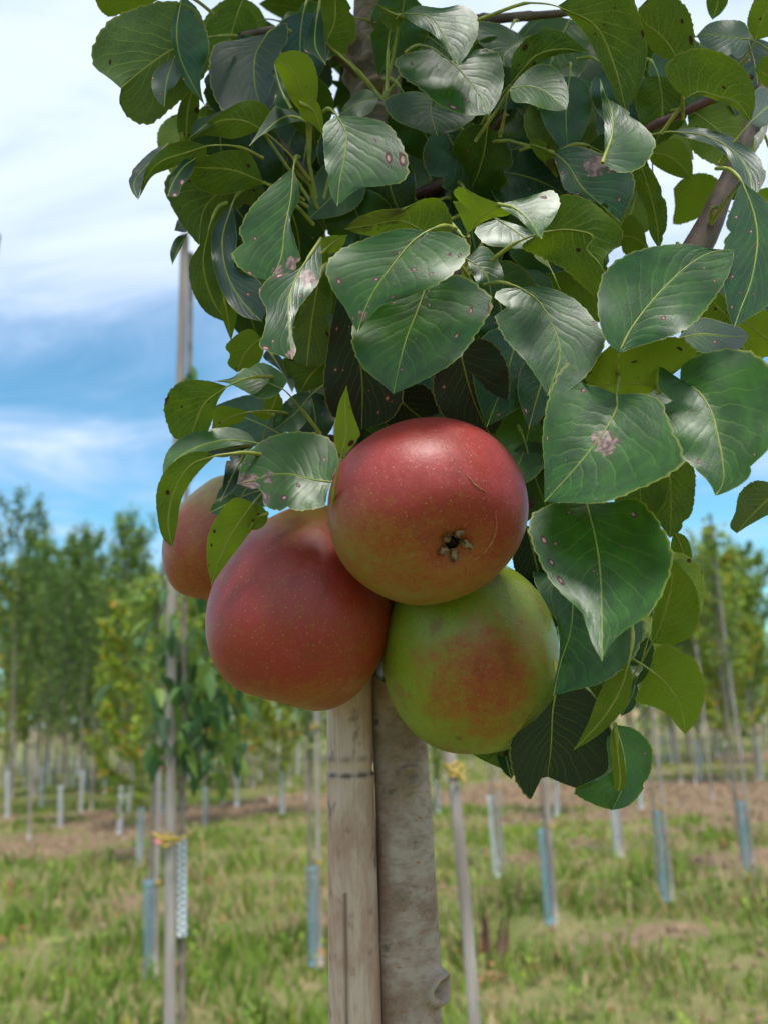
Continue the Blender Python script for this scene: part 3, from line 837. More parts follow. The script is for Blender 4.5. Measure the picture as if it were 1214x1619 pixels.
def trunk_mesh():
    ctrl = [(648, 1640, .478), (645, 1500, .482), (640, 1330, .490), (630, 1150, .500), (618, 1000, .506), (604, 780, .515), (590, 520, .530), (585, 330, .545), (592, 150, .558), (602, 0, .568), (612, -160, .58)]
    pts = [P(*c) for c in ctrl]
    pts = [TREE_BASE + Vector((0, 0, -.03)), TREE_BASE.lerp(pts[0], .5) + Vector((.004, 0, 0))] + pts
    path = crom([tuple(p) for p in pts], 3000); idx = [i for i in range(3000) if i % (2 if path[i, 2] > 1.12 else 60) == 0]
    path = path[idx]; n = len(path); sides = 56
    V = np.zeros((n, sides, 3)); wound_dark = np.zeros((n, sides))
    # knots: photo pixel, size (m), bump height, ring?
    knots = [((595, 1142), .0040, .0014), ((652, 1228), .0066, .0018), ((655, 1332), .0030, .0012), ((690, 1562), .0095, .0050), ((622, 1252), .005, .0008), ((640, 1420), .004, .0006), ((610, 1500), .0045, .0006), ((560, 90), .016, .006), ((640, 60), .018, .007), ((600, 150), .012, .004)]
    kp = []
    for i in range(n):
        p = Vector(path[i]); t = (Vector(path[min(i + 1, n - 1)]) - Vector(path[max(i - 1, 0)])).normalized()
        a = t.cross(Vector((0, 1, 0))).normalized(); b = t.cross(a)
        x_, y_, z_ = proj(p)
        wpx = np.interp(y_, [-200, 0, 200, 600, 1100, 1330, 1619], [78, 84, 74, 80, 84, 92, 98])
        r = float(wpx) / 2 * max(z_, .4) / FPX if p.z > 1.1 else .0165
        for k in range(sides):
            an = 2 * math.pi * k / sides
            d = a * math.cos(an) + b * math.sin(an)
            rr = r * (1 + .030 * math.sin(3 * an + p.z * 9) + .020 * math.sin(2 * an - p.z * 23) + .016 * math.sin(5 * an + p.z * 61))
            V[i, k] = p + d * float(rr)
    Vf = V.reshape(-1, 3); wf = wound_dark.reshape(-1)
    PX = np.array([proj(v) for v in Vf]); Nn = (V - path[:, None, :]).reshape(-1, 3); Nn /= np.linalg.norm(Nn, axis=1)[:, None]
    for (kx_, ky_), s, hgt in knots:
        dpx = np.hypot(PX[:, 0] - kx_, PX[:, 1] - ky_) + 1e4 * (Nn @ np.array(FW) > .05); c0 = Vf[dpx.argmin()].copy()
        d = np.linalg.norm((Vf - c0) * (1, 1, 1.25), axis=1)
        m_ = d < 2.5 * s
        ring = np.exp(-((d - s * .85) / (s * .33)) ** 2) - .55 * np.exp(-(d / (s * .45)) ** 2)
        Vf[m_] += Nn[m_] * (ring * hgt)[m_, None]
        wf[m_] = np.maximum(wf[m_], (np.exp(-(d / (s * .62)) ** 4) * .8 + .55 * np.exp(-((d - s * 1.1) / (s * .16)) ** 2))[m_])
    wf[:] = np.maximum(wf, .75 * np.clip((360 - PX[:, 1]) / 120, 0, 1) * (PX[:, 2] > 0))      # older, rougher bark higher up, darkened more to paint in the crown's shade
    F = []
    for i in range(n - 1):
        for k in range(sides):
            k2 = (k + 1) % sides
            F.append((i * sides + k, i * sides + k2, (i + 1) * sides + k2, (i + 1) * sides + k))
    return make_mesh('trunk', Vf - np.array(TREE_BASE), F, M_BARK, True, {'wound_dark': ('FLOAT', wf)})


obj('trunk', trunk_mesh(), tree)


def branch(ctrl, mat, name='branch', sides=12, n=40, knob=.06):
    """ctrl: (px, py, z, radius px)"""
    c = crom([(*P(x, y, z), r * z / FPX) for x, y, z, r in ctrl], n)
    rad = [c[i, 3] * (1 + knob * math.sin(i * .9) + (.18 if i % 9 == 4 else 0)) for i in range(n)]
    v, f = tube([Vector(q[:3]) - TREE_BASE for q in c], rad, sides)
    return obj(name, make_mesh(name, v, f, mat), tree)


branch([(628, 1060, .50, 18), (720, 930, .492, 16), (850, 770, .475, 14), (960, 600, .465, 15), (1050, 470, .46, 20), (1108, 380, .46, 24), (1140, 310, .465, 16), (1170, 240, .47, 12), (1205, 140, .48, 10), (1240, 40, .49, 8)], M_BRANCH)
branch([(880, 330, .50, 7), (960, 250, .485, 7), (1022, 205, .475, 7), (1075, 180, .47, 7), (1140, 148, .465, 6), (1190, 120, .46, 4)], M_TWIG)
branch([(598, 420, .535, 11), (540, 330, .52, 9), (480, 270, .51, 7), (440, 220, .50, 4)], M_BRANCH)
branch([(590, 140, .555, 12), (540, 90, .54, 10), (440, 50, .52, 7), (380, 55, .51, 4)], M_BRANCH)
branch([(600, 60, .56, 14), (680, 40, .545, 11), (780, 30, .53, 8), (900, 20, .51, 5)], M_BRANCH)
branch([(598, 330, .54, 12), (700, 290, .52, 9), (760, 230, .505, 7), (800, 180, .49, 5)], M_TWIG)
branch([(604, 640, .52, 11), (560, 690, .50, 9), (500, 690, .485, 6), (440, 640, .47, 4)], M_BRANCH)
branch([(602, 560, .525, 11), (680, 480, .50, 9), (740, 420, .485, 6), (770, 400, .475, 4)], M_BRANCH)
branch([(607, 800, .51, 12), (560, 780, .49, 9), (530, 800, .47, 7)], M_TWIG)
branch([(860, 760, .474, 12), (842, 780, .465, 9), (836, 800, .455, 7)], M_TWIG)


# ------------------------------------------------------------------ leaves
REG = {'A': (130, 0), 'B': (480, 0), 'C': (814, 0), 'D': (230, 340), 'E': (480, 300), 'F': (814, 380), 'G': (230, 600), 'H': (814, 780), 'X': None}
NS, MS = 46, 6


def parse(s, reg):
    """'B 10,20 30,40 C 5,6' : pixel pairs in the enlarged crops of the photograph"""
    out = []
    for tok in s.split():
        if tok in REG: reg = tok; continue
        x, y = map(float, tok.split(','))
        if REG[reg] is not None: x, y = REG[reg][0] + x / 3.035, REG[reg][1] + y / 3.035
        out.append((x, y))
    return out, reg


LEAF_N = [0]


def build_leaf(face, z0, base, tip, mid, L, R, k=None, kx=0.0, fold=None, curl=None, spots=.12, tint=0.0, pet=None, wave=None, bow=0.0, stalk=True, marks=()):
    LEAF_N[0] += 1; sd_ = LEAF_N[0]; q = random.Random(sd_ * 13 + 1)
    if k is None: k = .55 if face == 't' else -.45
    sg = -1 if face == 't' else 1
    if fold is None: fold = q.uniform(.04, .16) * sg
    if curl is None: curl = -sg * q.uniform(.0, .22)
    if wave is None: wave = q.uniform(.016, .042)
    cm, cl, cr = (crom([base] + list(v_) + [tip], NS) for v_ in (mid, L, R))
    allp = np.vstack([cm, cl, cr]); xc, yc = allp.mean(0)
    ln = np.linalg.norm(np.diff(cm, axis=0), axis=1).sum()
    tpar = np.linspace(0, 1, NS)
    ph1, ph2 = q.random() * 6.28, q.random() * 6.28
    nw = q.uniform(1.5, 3.2)
    V, TS, PH, MK = [], [], [], []
    wl = np.linalg.norm(cl - cm, axis=1).max(); wr = np.linalg.norm(cr - cm, axis=1).max()
    S = z0 / FPX
    bites = [(q.choice((-1, 1)), q.uniform(.25, .92), q.uniform(.018, .05), q.uniform(.10, .30)) for _ in range(q.choice((0, 0, 0, 1, 1, 2)))]
    for i in range(NS):
        t = tpar[i]
        for j in range(-MS, MS + 1):
            s = j / MS; e, ww, ph = (cl, wl, ph1) if j < 0 else (cr, wr, ph2)
            a = abs(s); ed = e[i]
            if a > .99 and 0 < i < NS - 1:
                ed = cm[i] + (e[i] - cm[i]) * (1 + (.014 if i % 2 else -.010) + .012 * math.sin(i * 1.7 + ph))
            for bs, bt, bw, bd in bites:
                if bs * s > 0: ed = cm[i] + (ed - cm[i]) * (1 - bd * math.exp(-((t - bt) / bw) ** 2) * a)
            p = cm[i] + (ed - cm[i]) * a
            lw = np.linalg.norm(e[i] - cm[i])
            z = z0 + S * (k * (yc - p[1]) + kx * (p[0] - xc))
            z += S * fold * lw * (a ** 1.25)
            z += S * curl * ln * (max(0.0, t - .35) ** 2) * 1.6
            z += S * bow * ln * math.sin(math.pi * t)
            z += S * wave * ln * math.sin(nw * 6.283 * t + ph) * a * a * math.sin(math.pi * min(1, t * 1.2)) 
            z += S * .010 * ln * math.sin(8.5 * 6.283 * (t - .3 * a)) * a * (1 - a) * 1.6
            V.append(P(p[0], p[1], z) - TREE_BASE)
            MK.append(max([math.exp(-((p[0] - mx_) ** 2 + (p[1] - my_) ** 2) / mr_ ** 2) for mx_, my_, mr_ in marks] or [0.0])); TS.append((t, s, lw)); PH.append((t * ln * S * 100, s * ww * S * 100, sd_ * 7.31))
    W = 2 * MS + 1
    F = [(i * W + j, i * W + j + 1, (i + 1) * W + j + 1, (i + 1) * W + j) for i in range(NS - 1) for j in range(W - 1)]
    # which way is the upper side
    VV = np.array(V); FF = np.array(F)
    nn = np.cross(VV[FF[:, 2]] - VV[FF[:, 0]], VV[FF[:, 3]] - VV[FF[:, 1]]).sum(0)
    toward = np.array(CAM - TREE_BASE) - VV.mean(0)
    if (nn @ toward > 0) != (face == 't'): F = [f[::-1] for f in F]
    n = len(V)
    me = make_mesh('leaf', V, F, M_LEAF, True, {'ts': ('FLOAT_VECTOR', TS), 'phys': ('FLOAT_VECTOR', PH), 'spot': ('FLOAT', [spots] * n), 'tint': ('FLOAT', [tint] * n), 'mark': ('FLOAT', MK)})
    o = obj('leaf', me, tree)
    if True:
        c0 = Vector(V[MS]); mids = [Vector(V[i * W + MS]) for i in range(0, NS, 3)]
        if not stalk: pp = []
        elif pet is None:
            d = (c0 - mids[2]).normalized()
            away = (FW * .55 + Vector((0, 0, -.15))).normalized(); l = q.uniform(.018, .03)
            pp = [c0 + d * l * .9 + away * l * .75, c0 + d * l * .5 + away * l * .25]
        else:
            pp = [P(x, y, z) - TREE_BASE for x, y, z in pet][::-1]
        path = pp + mids; npet = len(pp)
        cc = crom([tuple(p) for p in path], 26)
        sfull = np.linspace(0, 1, 26)
        rad = [max(.00018, .00095 * (1 - .25 * s) if s < .22 else .00062 * (1 - s) ** .9) for s in sfull]
        v, f = tube(cc, rad, 6)
        nm = 'leaf_stalk' if stalk else 'midrib'; obj(nm, make_mesh(nm, v, f, M_STALK), o)
    return o


def leaf(face, z0, spec, **kw):
    """spec: 'REG base | tip | mid ... | left ... | right ...'"""
    reg = 'X'; parts = []
    for s in spec.split('|'):
        p, reg = parse(s, reg); parts.append(p)
    b, t_, m_, l_, r_ = parts
    if 'pet' in kw and isinstance(kw['pet'], str):
        pp, _ = parse(kw['pet'], reg); n = len(pp); kw['pet'] = [(x, y, z0 + .004 + .02 * (i + 1) / n) for i, (x, y) in enumerate(pp)]
    return build_leaf(face, z0, b[0], t_[0], m_, l_, r_, **kw)


def oval(face, z0, px, py, ang, length, wid=.36, **kw):
    """an ovate leaf with its base at (px, py), pointing ang degrees (0 right, 90 down)"""
    a = R_(ang); d = np.array((math.cos(a), math.sin(a))); n = np.array((-d[1], d[0])); b = np.array((px, py), float)
    bend = kw.pop('bend', rnd.uniform(-.10, .10))
    mid = [tuple(b + d * length * t + n * bend * length * math.sin(math.pi * t)) for t in (.3, .6)]
    def edge(sg): return [tuple(b + d * length * t + n * length * (sg * wid * w_ + bend * math.sin(math.pi * t))) for t, w_ in ((.03, .45), (.16, .86), (.36, 1.0), (.58, .84), (.80, .45))]
    return build_leaf(face, z0, tuple(b), tuple(b + d * length), mid, edge(1), edge(-1), **kw)


# --- right-hand foreground leaves
leaf('t', .372, 'F 500,540 | 1050,48 | 540,450 640,310 760,180 870,90 960,52 | 435,480 402,380 397,250 430,150 520,75 660,30 820,18 950,40 | 620,500 760,455 860,395 940,300 1010,190 1045,100', k=.42, spots=.10, pet='F 492,640 488,735', fold=-.05)
leaf('t', .362, 'F 485,740 | H 140,42 | F 490,790 450,880 380,980 290,1090 200,1190 | F 410,705 330,685 255,590 180,690 145,820 130,960 140,1100 | F 600,735 690,765 750,900 810,1060 720,1135 600,1190 H 420,45 280,45', k=.62, kx=-.30, spots=.12, fold=-.24, wave=.03, pet='F 492,700 500,640', marks=[(957, 700, 22), (942, 695, 12)])
leaf('t', .366, 'F 790,690 | F 960,1225 | 870,720 940,820 970,930 995,1060 995,1170 | 740,640 692,605 685,740 710,880 790,1020 850,1085 930,1165 | 800,600 900,545 1030,520 1170,555 1250,680 1255,850 1200,1030 1110,1150 1010,1210', k=.60, kx=-.42, spots=.05, fold=-.22, pet='F 740,695 680,735')
leaf('u', .378, 'F 690,735 | 690,598 | 680,670 | 648,690 655,640 | 692,690 690,640', tint=.5, stalk=False)
leaf('t', .358, 'H 340,42 | 416,805 | 370,150 395,270 410,420 415,600 | 180,50 80,105 65,180 110,310 170,420 260,520 330,610 370,720 | 480,40 580,25 660,95 735,220 757,300 730,420 650,570 530,655 460,720', k=.72, kx=-.36, spots=.14, fold=-.20)
leaf('t', .385, 'H 270,480 | 182,972 | 275,560 260,680 220,800 | 185,440 172,500 205,640 212,780 188,900 | 420,500 600,600 625,650 590,750 520,840 400,915 280,945', k=.55, kx=.2, spots=.05)
leaf('u', .405, 'H 655,720 | 762,322 | 700,620 740,480 | 655,620 685,500 735,410 | 760,725 850,675 885,570 865,450 810,370', tint=.35, k=-.3)
leaf('u', .395, 'H 645,845 | 817,1158 | 710,900 770,980 800,1060 | 600,930 578,995 650,1020 730,1060 780,1120 | 670,750 720,722 790,760 860,800 905,910 905,1000 860,1100', tint=.55, k=-.35)
leaf('u', .388, 'H 545,810 | 282,1230 | 500,950 420,1080 | 450,880 395,980 350,1100 | 558,900 540,1000 470,1095 370,1180', tint=.3)
leaf('t', .425, 'H 190,980 | 155,1360 | 180,1040 172,1200 | 100,1080 -20,1180 -10,1350 40,1440 75,1470 100,1380 | 330,930 440,1080 475,1220 450,1350 370,1430 250,1400', k=-.55, tint=-1, spots=.02)  # near-black tint paints in the shade this leaf hangs in
leaf('t', .415, 'H 480,1110 | 465,1520 | 520,1250 525,1380 | 440,1180 440,1330 280,1430 370,1490 | 570,1130 650,1210 657,1290 620,1410 540,1500', k=.4, tint=.1)
leaf('u', .408, 'H 478,1105 | 460,1520 | 490,1230 500,1400 | 455,1180 470,1330 470,1450 | 500,1200 530,1330 525,1420', tint=.45, stalk=False)
leaf('t', .430, 'H 640,690 | 570,925 | 620,760 600,840 | 560,720 545,800 550,880 | 665,740 655,840 610,900', tint=-.6, k=.1)
leaf('t', .435, 'H 580,900 | 505,1070 | 560,970 | 530,930 510,1000 | 590,970 560,1040', tint=-.4)
leaf('u', .440, 'F 740,1040 | H 740,215 | F 740,1120 H 745,80 | F 620,1080 H 625,40 680,130 | F 850,1080 H 860,20 840,110 790,180', tint=-.15)
leaf('u', .455, 'H 760,180 | 835,400 | 800,270 | 745,260 770,350 | 820,210 848,300', tint=.1)
leaf('u', .430, 'H 1270,-40 | 1062,192 | 1180,60 1110,130 | 1150,-60 1075,0 1055,90 1030,160 | 1280,60 1180,120 1110,160', tint=-.6)
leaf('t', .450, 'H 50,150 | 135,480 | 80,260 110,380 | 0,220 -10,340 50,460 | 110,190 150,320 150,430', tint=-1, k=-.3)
leaf('u', .385, 'F 690,705 | 325,660 | 560,685 420,695 | 760,640 868,545 780,465 640,490 470,500 370,590 | 620,742 480,745 390,730', tint=.7, spots=.2)
leaf('t', .400, 'F 780,470 | 1122,460 | 900,450 1010,460 | 830,410 890,372 1000,393 1090,425 | 860,530 980,540 1075,520', tint=-.6, k=1.4)
leaf('u', .43, 'F 1060,430 | 900,250 | 1000,350 | 1050,330 990,260 940,240 | 980,420 890,370 880,300', tint=.3)
leaf('u', .42, 'F 1280,540 | 1050,370 | 1200,470 1120,410 | 1280,420 1200,340 1110,340 | 1190,560 1120,540 1060,440', tint=.5)
leaf('t', .385, 'C 1085,870 | F 1050,418 | C 1140,1010 1160,1110 F 1160,30 1130,200 1080,330 | C 1050,960 1005,1090 F 1000,60 1000,200 1020,340 | C 1200,960 1290,1100 F 1280,60 1270,200 1200,320 1110,380', k=.45, kx=.35, spots=.12, tint=-.3)
# --- middle leaves above the pears
leaf('t', .372, 'E 590,200 | 260,685 | 520,250 420,370 330,500 285,600 | 480,185 300,235 160,300 108,370 140,480 200,570 240,650 | 700,205 795,265 770,345 680,430 530,505 380,555 310,620', k=.36, spots=.34, tint=.12, fold=-.06, marks=[(573, 500, 9)])
leaf('t', .388, 'E 590,455 | 430,980 | 545,580 490,720 450,880 | 420,500 260,610 232,680 240,770 290,860 370,925 | 740,410 850,470 905,540 830,690 740,810 620,890 500,950', k=.34, spots=.26, fold=-.05)
leaf('u', .395, 'E 600,215 | 200,188 | 470,150 330,170 | 708,200 702,120 650,45 570,45 480,85 350,100 250,140 | 500,225 350,225 260,210', tint=.2, spots=.3, marks=[(622, 338, 18), (600, 345, 16), (575, 352, 16), (560, 358, 14)])
leaf('u', .385, 'B 785,1120 | 965,985 | 840,1050 900,1010 | 745,1030 710,940 740,898 850,945 | 880,1055 990,1025', tint=.8, spots=.1, pet='B 770,1140 700,1065')
leaf('t', .378, 'B 925,980 | 1140,1148 | 1010,1000 1080,1060 | 1000,965 1120,930 1195,915 1228,970 1190,1060 1150,1110 | 960,1005 1030,1050 1090,1110', tint=.1, spots=.22, k=.9, stalk=False)
leaf('t', .405, 'E 925,140 | F 215,238 | E 1050,225 1140,300 | E 1050,180 1180,270 F 90,70 180,150 | E 820,190 870,260 1000,280 1120,320 1190,400', tint=-.3, k=.8)
leaf('t', .420, 'E 780,330 | 905,548 | 870,400 | 860,270 950,380 950,480 | 800,390 850,480', tint=-.2)
leaf('t', .385, 'F 15,225 | 155,745 | 110,290 180,410 215,540 | E 925,490 912,590 960,710 1060,820 1130,920 | F 150,225 280,280 370,370 432,480 400,560 330,660 230,730', k=.55, kx=-.1, spots=.10, tint=-.1)
leaf('u', .392, 'C 130,1115 | F 437,172 | C 250,1102 380,1135 F 340,35 400,105 | C 215,940 330,950 440,1030 520,1130 F 425,90 | F 30,30 120,80 220,130 320,215 385,262', tint=.1, k=-.3)
leaf('t', .455, 'E 740,730 | 900,1190 | 780,900 830,1050 | 640,850 620,980 680,1100 780,1180 | 880,720 970,820 985,980 950,1110', k=-.35, tint=-1, spots=.02)  # dark tint stands in for interior shade, also on the next two leaves
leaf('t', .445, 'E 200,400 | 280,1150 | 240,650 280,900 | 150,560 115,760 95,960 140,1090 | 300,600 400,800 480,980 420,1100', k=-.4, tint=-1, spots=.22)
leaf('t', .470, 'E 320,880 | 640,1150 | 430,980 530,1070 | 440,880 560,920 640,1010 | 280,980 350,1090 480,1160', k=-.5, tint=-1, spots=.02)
leaf('u', .372, 'G 935,385 | E 207,940 | E 205,1170 200,1050 | G 908,300 E 152,1120 172,1020 | G 1030,265 E 262,1140 230,1050', tint=.75, spots=.55, k=-.2)
leaf('t', .47, 'E 1060,880 | 1130,1160 | 1090,980 | 1020,950 1050,1080 | 1150,960 1165,1080', tint=-.5)
leaf('u', .49, 'E 990,1180 | 1035,950 | 1010,1060 | 975,1100 990,1000 | 1050,1120 1050,1020', tint=.5)
# --- top middle
leaf('u', .452, 'B 110,200 | 150,-60 | 150,100 | 98,110 85,0 | 200,260 245,190 245,80 200,-10', tint=.15, pet='B 200,270 340,430')
leaf('t', .456, 'B 85,-15 | 108,312 | 60,120 60,230 | 35,110 5,240 50,265 | 95,100 105,220', tint=-.7, k=1.5, stalk=False)
leaf('t', .425, 'B 470,65 | 740,318 | 600,80 670,170 | 540,28 660,38 760,25 825,70 832,160 790,250 | 530,115 620,165 690,245 722,300', k=.6, tint=-.1, pet='B 430,110 410,170 400,440', spots=.08)
leaf('u', .432, 'B 485,80 | 350,18 | 420,60 | 430,42 | 440,150 385,115', tint=-.1, stalk=False)
leaf('t', .440, 'B 620,232 | 885,550 | 720,310 800,400 850,470 | 730,290 840,235 930,255 958,350 945,450 910,520 | 500,255 438,290 475,370 550,420 650,505 780,552', k=.55, tint=.05, spots=.14)
leaf('t', .470, 'B 620,450 | 640,652 | 610,540 | 500,440 385,485 430,570 540,620 | 740,510 825,548 770,600 690,645', tint=-.2, spots=.1)
leaf('t', .415, 'B 160,555 | 162,990 | 205,640 200,740 175,860 | 100,600 97,700 110,830 135,940 | 270,560 400,595 470,690 503,790 485,865 390,890 260,910', k=.50, spots=.26, tint=.08, fold=-.12)
leaf('t', .50, 'B 360,470 | 170,552 | 270,490 | 310,430 250,450 200,500 | 330,530 270,562', tint=-.2, spots=.1)
leaf('u', .455, 'B 990,405 | C 345,252 | B 1060,320 C 100,265 230,235 | B 1000,270 1060,190 1140,140 C 120,130 230,155 310,215 | B 1060,375 1130,310 C 130,290 250,255', tint=0, pet='B 960,470 820,680')
leaf('t', .432, 'B 985,430 | C 246,527 | C 0,420 80,415 150,445 | C 20,370 100,312 180,318 240,390 256,470 | B 1005,485 C 60,495 130,520 200,532', k=1.0, tint=-.05, pet='B 960,560 940,655')
leaf('t', .50, 'B 1065,180 | 960,320 | 1000,220 960,260 | 1010,150 930,112 830,110 830,190 890,250 | 1060,230 1000,320', tint=-.3)
leaf('u', .418, 'C 200,30 | 530,532 | 380,120 480,330 | 350,-60 540,-40 600,90 632,240 612,370 570,470 | 270,90 340,170 400,290 450,390 485,480', tint=-.1, spots=.18, pet='C 100,15 B 1050,18 835,95')
leaf('u', .440, 'C 770,280 | 590,40 | 740,220 680,155 620,110 | 720,285 650,235 612,150 590,90 | 858,240 857,150 830,50 770,-10 660,-20', tint=.2)
leaf('u', .410, 'C 820,470 | 1130,582 | 880,440 980,465 1060,490 | 760,420 718,340 750,280 860,232 980,250 1080,310 1140,410 1150,500 | 900,460 990,495 1060,525 1100,570', tint=.15, spots=.14, pet='C 780,530 700,640')
leaf('u', .420, 'C 1150,195 | 1290,-80 | 1180,100 | 1112,120 1145,0 1200,-80 | 1240,160 1300,50', tint=.25, pet='C 1120,260 1070,320')
leaf('t', .475, 'C 1130,190 | 870,170 | 1040,180 950,165 | 1100,110 1020,95 930,112 | 1080,275 1000,262 900,220', tint=-.4)
leaf('t', .408, 'C 418,782 | 405,378 | 465,640 460,520 430,450 | 428,690 425,560 412,470 | 500,828 590,812 650,750 672,680 640,630 560,550 500,505 450,490', k=.6, kx=-.5, tint=-.2, spots=.05, stalk=False)
leaf('t', .445, 'C 175,728 | 500,1062 | 250,790 320,900 420,990 | 280,700 420,740 560,830 572,910 540,990 | 210,830 240,910 350,955 450,1005', tint=-.35, spots=.4, k=.3, marks=[(940, 262, 20)])
leaf('u', .447, 'C 185,735 | 66,690 | 130,710 | 150,690 90,662 | 200,850 150,795 100,745', tint=.1, spots=.4, stalk=False, marks=[(872, 262, 14)])
leaf('u', .470, 'C 640,735 | 846,862 | 720,745 790,790 | 690,690 780,662 832,725 852,800 | 650,775 700,815 780,850', tint=.45)
leaf('t', .425, 'C 740,632 | 1135,957 | 900,650 1040,720 1120,830 | 850,612 960,628 1070,675 1160,745 1203,830 1180,900 | 850,668 940,695 1010,745 1055,815 1090,885', tint=-.7, k=1.0)
leaf('u', .455, 'C 600,790 | 690,1197 | 650,950 680,1080 | 570,820 585,920 630,1020 645,1120 | 640,800 690,880 725,980 724,1100', tint=.1)
leaf('u', .520, 'C 985,985 | 758,905 | 890,950 820,920 | 990,890 950,845 880,830 800,860 | 940,1000 880,1045 760,1075 765,990', tint=.6)
leaf('u', .500, 'C 1120,590 | 830,600 | 1000,570 900,590 | 1090,510 1000,480 900,490 830,530 | 1090,640 1050,760 990,780 930,680', tint=.1)
leaf('u', .500, 'C 640,640 | 600,490 | 620,570 | 575,600 572,530 | 680,600 660,520', tint=.6)
leaf('u', .480, 'C 505,1130 | 640,1192 | 570,1140 | 520,1060 560,1028 610,1090 | 520,1214 590,1230', tint=.3)
leaf('t', .440, 'C 1125,590 | 1270,470 | 1200,520 | 1140,480 1160,425 1220,420 | 1180,610 1250,570', tint=-.7, k=1.2)
leaf('u', .470, 'C 1300,960 | 1120,960 | 1200,960 | 1240,900 1150,920 | 1240,1030 1150,1000', tint=.5)
leaf('u', .480, 'C 1010,950 | 1070,860 | 1040,900 | 1000,900 1030,850 | 1060,960 1090,900', tint=.1)
leaf('u', .50, 'C 975,-30 | 945,95 | 965,40 | 920,-10 925,60 | 1020,0 990,60', tint=.1)
leaf('u', .47, 'C 1300,420 | 1150,330 | 1220,370 | 1260,300 1190,270 | 1250,430 1180,400', tint=.3)
# --- top left
leaf('u', .445, 'A 600,180 | 188,425 | 440,235 300,330 220,395 | 560,60 430,5 250,40 120,110 48,240 60,320 130,375 | 605,330 520,440 430,520 320,598 230,570 180,490', tint=-.35, spots=.06, pet='A 680,172 740,172', k=-.2)
leaf('u', .470, 'A 420,-40 | 60,-10 | 300,-30 160,-20 | 250,-120 120,-90 | 330,20 200,62 130,80 85,45', tint=.35)
leaf('t', .438, 'A 480,-25 | 590,505 | 455,150 470,270 530,400 | 430,130 447,260 490,390 | 560,50 612,230 570,370 575,450', tint=-.1, k=.2, kx=.4)
leaf('t', .436, 'A 450,265 | 395,512 | 410,380 | 345,350 338,430 370,490 | 480,330 450,405 412,440', tint=-.6)
leaf('t', .470, 'A 890,160 | 860,525 | 835,260 830,400 | 760,190 640,215 612,320 630,450 690,540 790,545 | 980,110 985,200 940,330 900,450', tint=-.8, k=.5, spots=.1)
leaf('u', .430, 'A 1095,585 | 922,295 | 1050,430 1000,330 | 1010,490 965,400 | 1128,470 1130,370 1095,275 1030,242 960,255', tint=.65, stalk=False)
leaf('t', .434, 'A 1080,580 | 803,700 | 980,560 890,620 | 1000,520 935,505 870,590 | 1000,590 920,618 850,658', tint=-.7, k=1.6, stalk=False)
leaf('t', .436, 'A 1005,525 | 922,305 | 955,430 | 932,510 928,400 | 985,430', tint=-.8, k=1.0, kx=.8, stalk=False)
leaf('u', .428, 'A 1040,490 | 1155,650 | 1110,530 | 1080,452 1130,490 1158,580 | 1050,560 1110,600', tint=.6, stalk=False)
leaf('u', .450, 'A 860,620 | 530,668 | 780,580 680,575 600,610 | 905,560 890,515 820,478 750,495 640,560 560,612 | 800,645 720,665 650,655 590,650', tint=.1)
leaf('t', .453, 'A 770,488 | 526,655 | 650,560 580,610 | 640,545 540,585 | 660,575 575,630', tint=-.8, k=1.6, stalk=False)
leaf('u', .470, 'A 545,390 | 500,695 | 510,520 | 478,480 455,590 475,665 | 565,500 545,610', tint=-.1)
leaf('u', .455, 'A 478,635 | 537,810 | 500,720 | 468,700 500,765 | 518,680 525,750', tint=.4, stalk=False)
leaf('u', .452, 'A 600,700 | 275,950 | 480,740 380,775 310,850 | 510,675 430,690 350,745 300,830 | 590,765 500,780 400,818 340,845', tint=.1)
leaf('t', .457, 'A 420,690 | 270,958 | 310,800 250,880 | 350,715 275,780 226,848 240,920 | 360,760 300,850', tint=-.8, k=1.2, stalk=False)
leaf('t', .440, 'A 545,760 | 412,942 | 490,800 440,870 | 490,765 430,850 | 530,830 480,890 460,940', tint=-.8, k=1.3)
leaf('u', .460, 'A 875,875 | 500,800 | 720,815 600,805 | 800,735 700,722 600,750 | 800,905 650,935 540,890', tint=.05)
leaf('u', .485, 'A 870,880 | 560,1175 | 700,900 590,1000 | 620,800 430,825 395,900 430,990 490,1090 | 860,980 720,1010 640,1120', tint=-.2)
leaf('t', .415, 'A 1015,800 | D 600,316 | A 1000,960 D 670,60 650,210 | A 900,900 800,1010 740,1140 D 413,170 440,240 510,290 | A 1042,950 D 695,20 718,120 744,245 660,285', tint=-.05, spots=.2, k=.45, kx=.5, marks=[(465, 418, 14), (440, 430, 10)])
leaf('t', .455, 'D 420,-60 | 560,512 | 370,120 400,300 480,430 | 330,60 320,200 370,370 450,475 | 440,100 440,250 540,310 595,400', tint=-.8, k=.4)
leaf('u', .470, 'D 310,50 | 405,522 | 280,230 330,420 | 260,145 213,230 220,340 290,465 | 330,200 350,320 410,430', tint=-.15)
leaf('u', .460, 'D 380,385 | 412,602 | 400,500 | 360,450 385,535 | 438,450 428,545', tint=.4, stalk=False)
leaf('t', .500, 'D 205,85 | 130,238 | 165,150 | 150,108 120,180 | 190,120 155,190', tint=-.3)
leaf('t', .500, 'D 200,20 | 140,75 | 170,55 | 160,20 | 200,80', tint=-.8, stalk=False)
leaf('t', .398, 'D 845,112 | 705,694 | 730,290 690,400 690,540 | 775,205 710,275 610,290 545,375 580,450 570,560 548,630 620,665 | 847,220 832,320 780,390 730,460 705,570 724,650', tint=-.5, spots=.45, k=.9, kx=.4, stalk=False, marks=[(488, 440, 14), (462, 560, 10)])
leaf('u', .405, 'D 845,185 | 968,97 | 900,135 | 848,115 900,97 | 890,185 945,150', tint=.3, stalk=False)
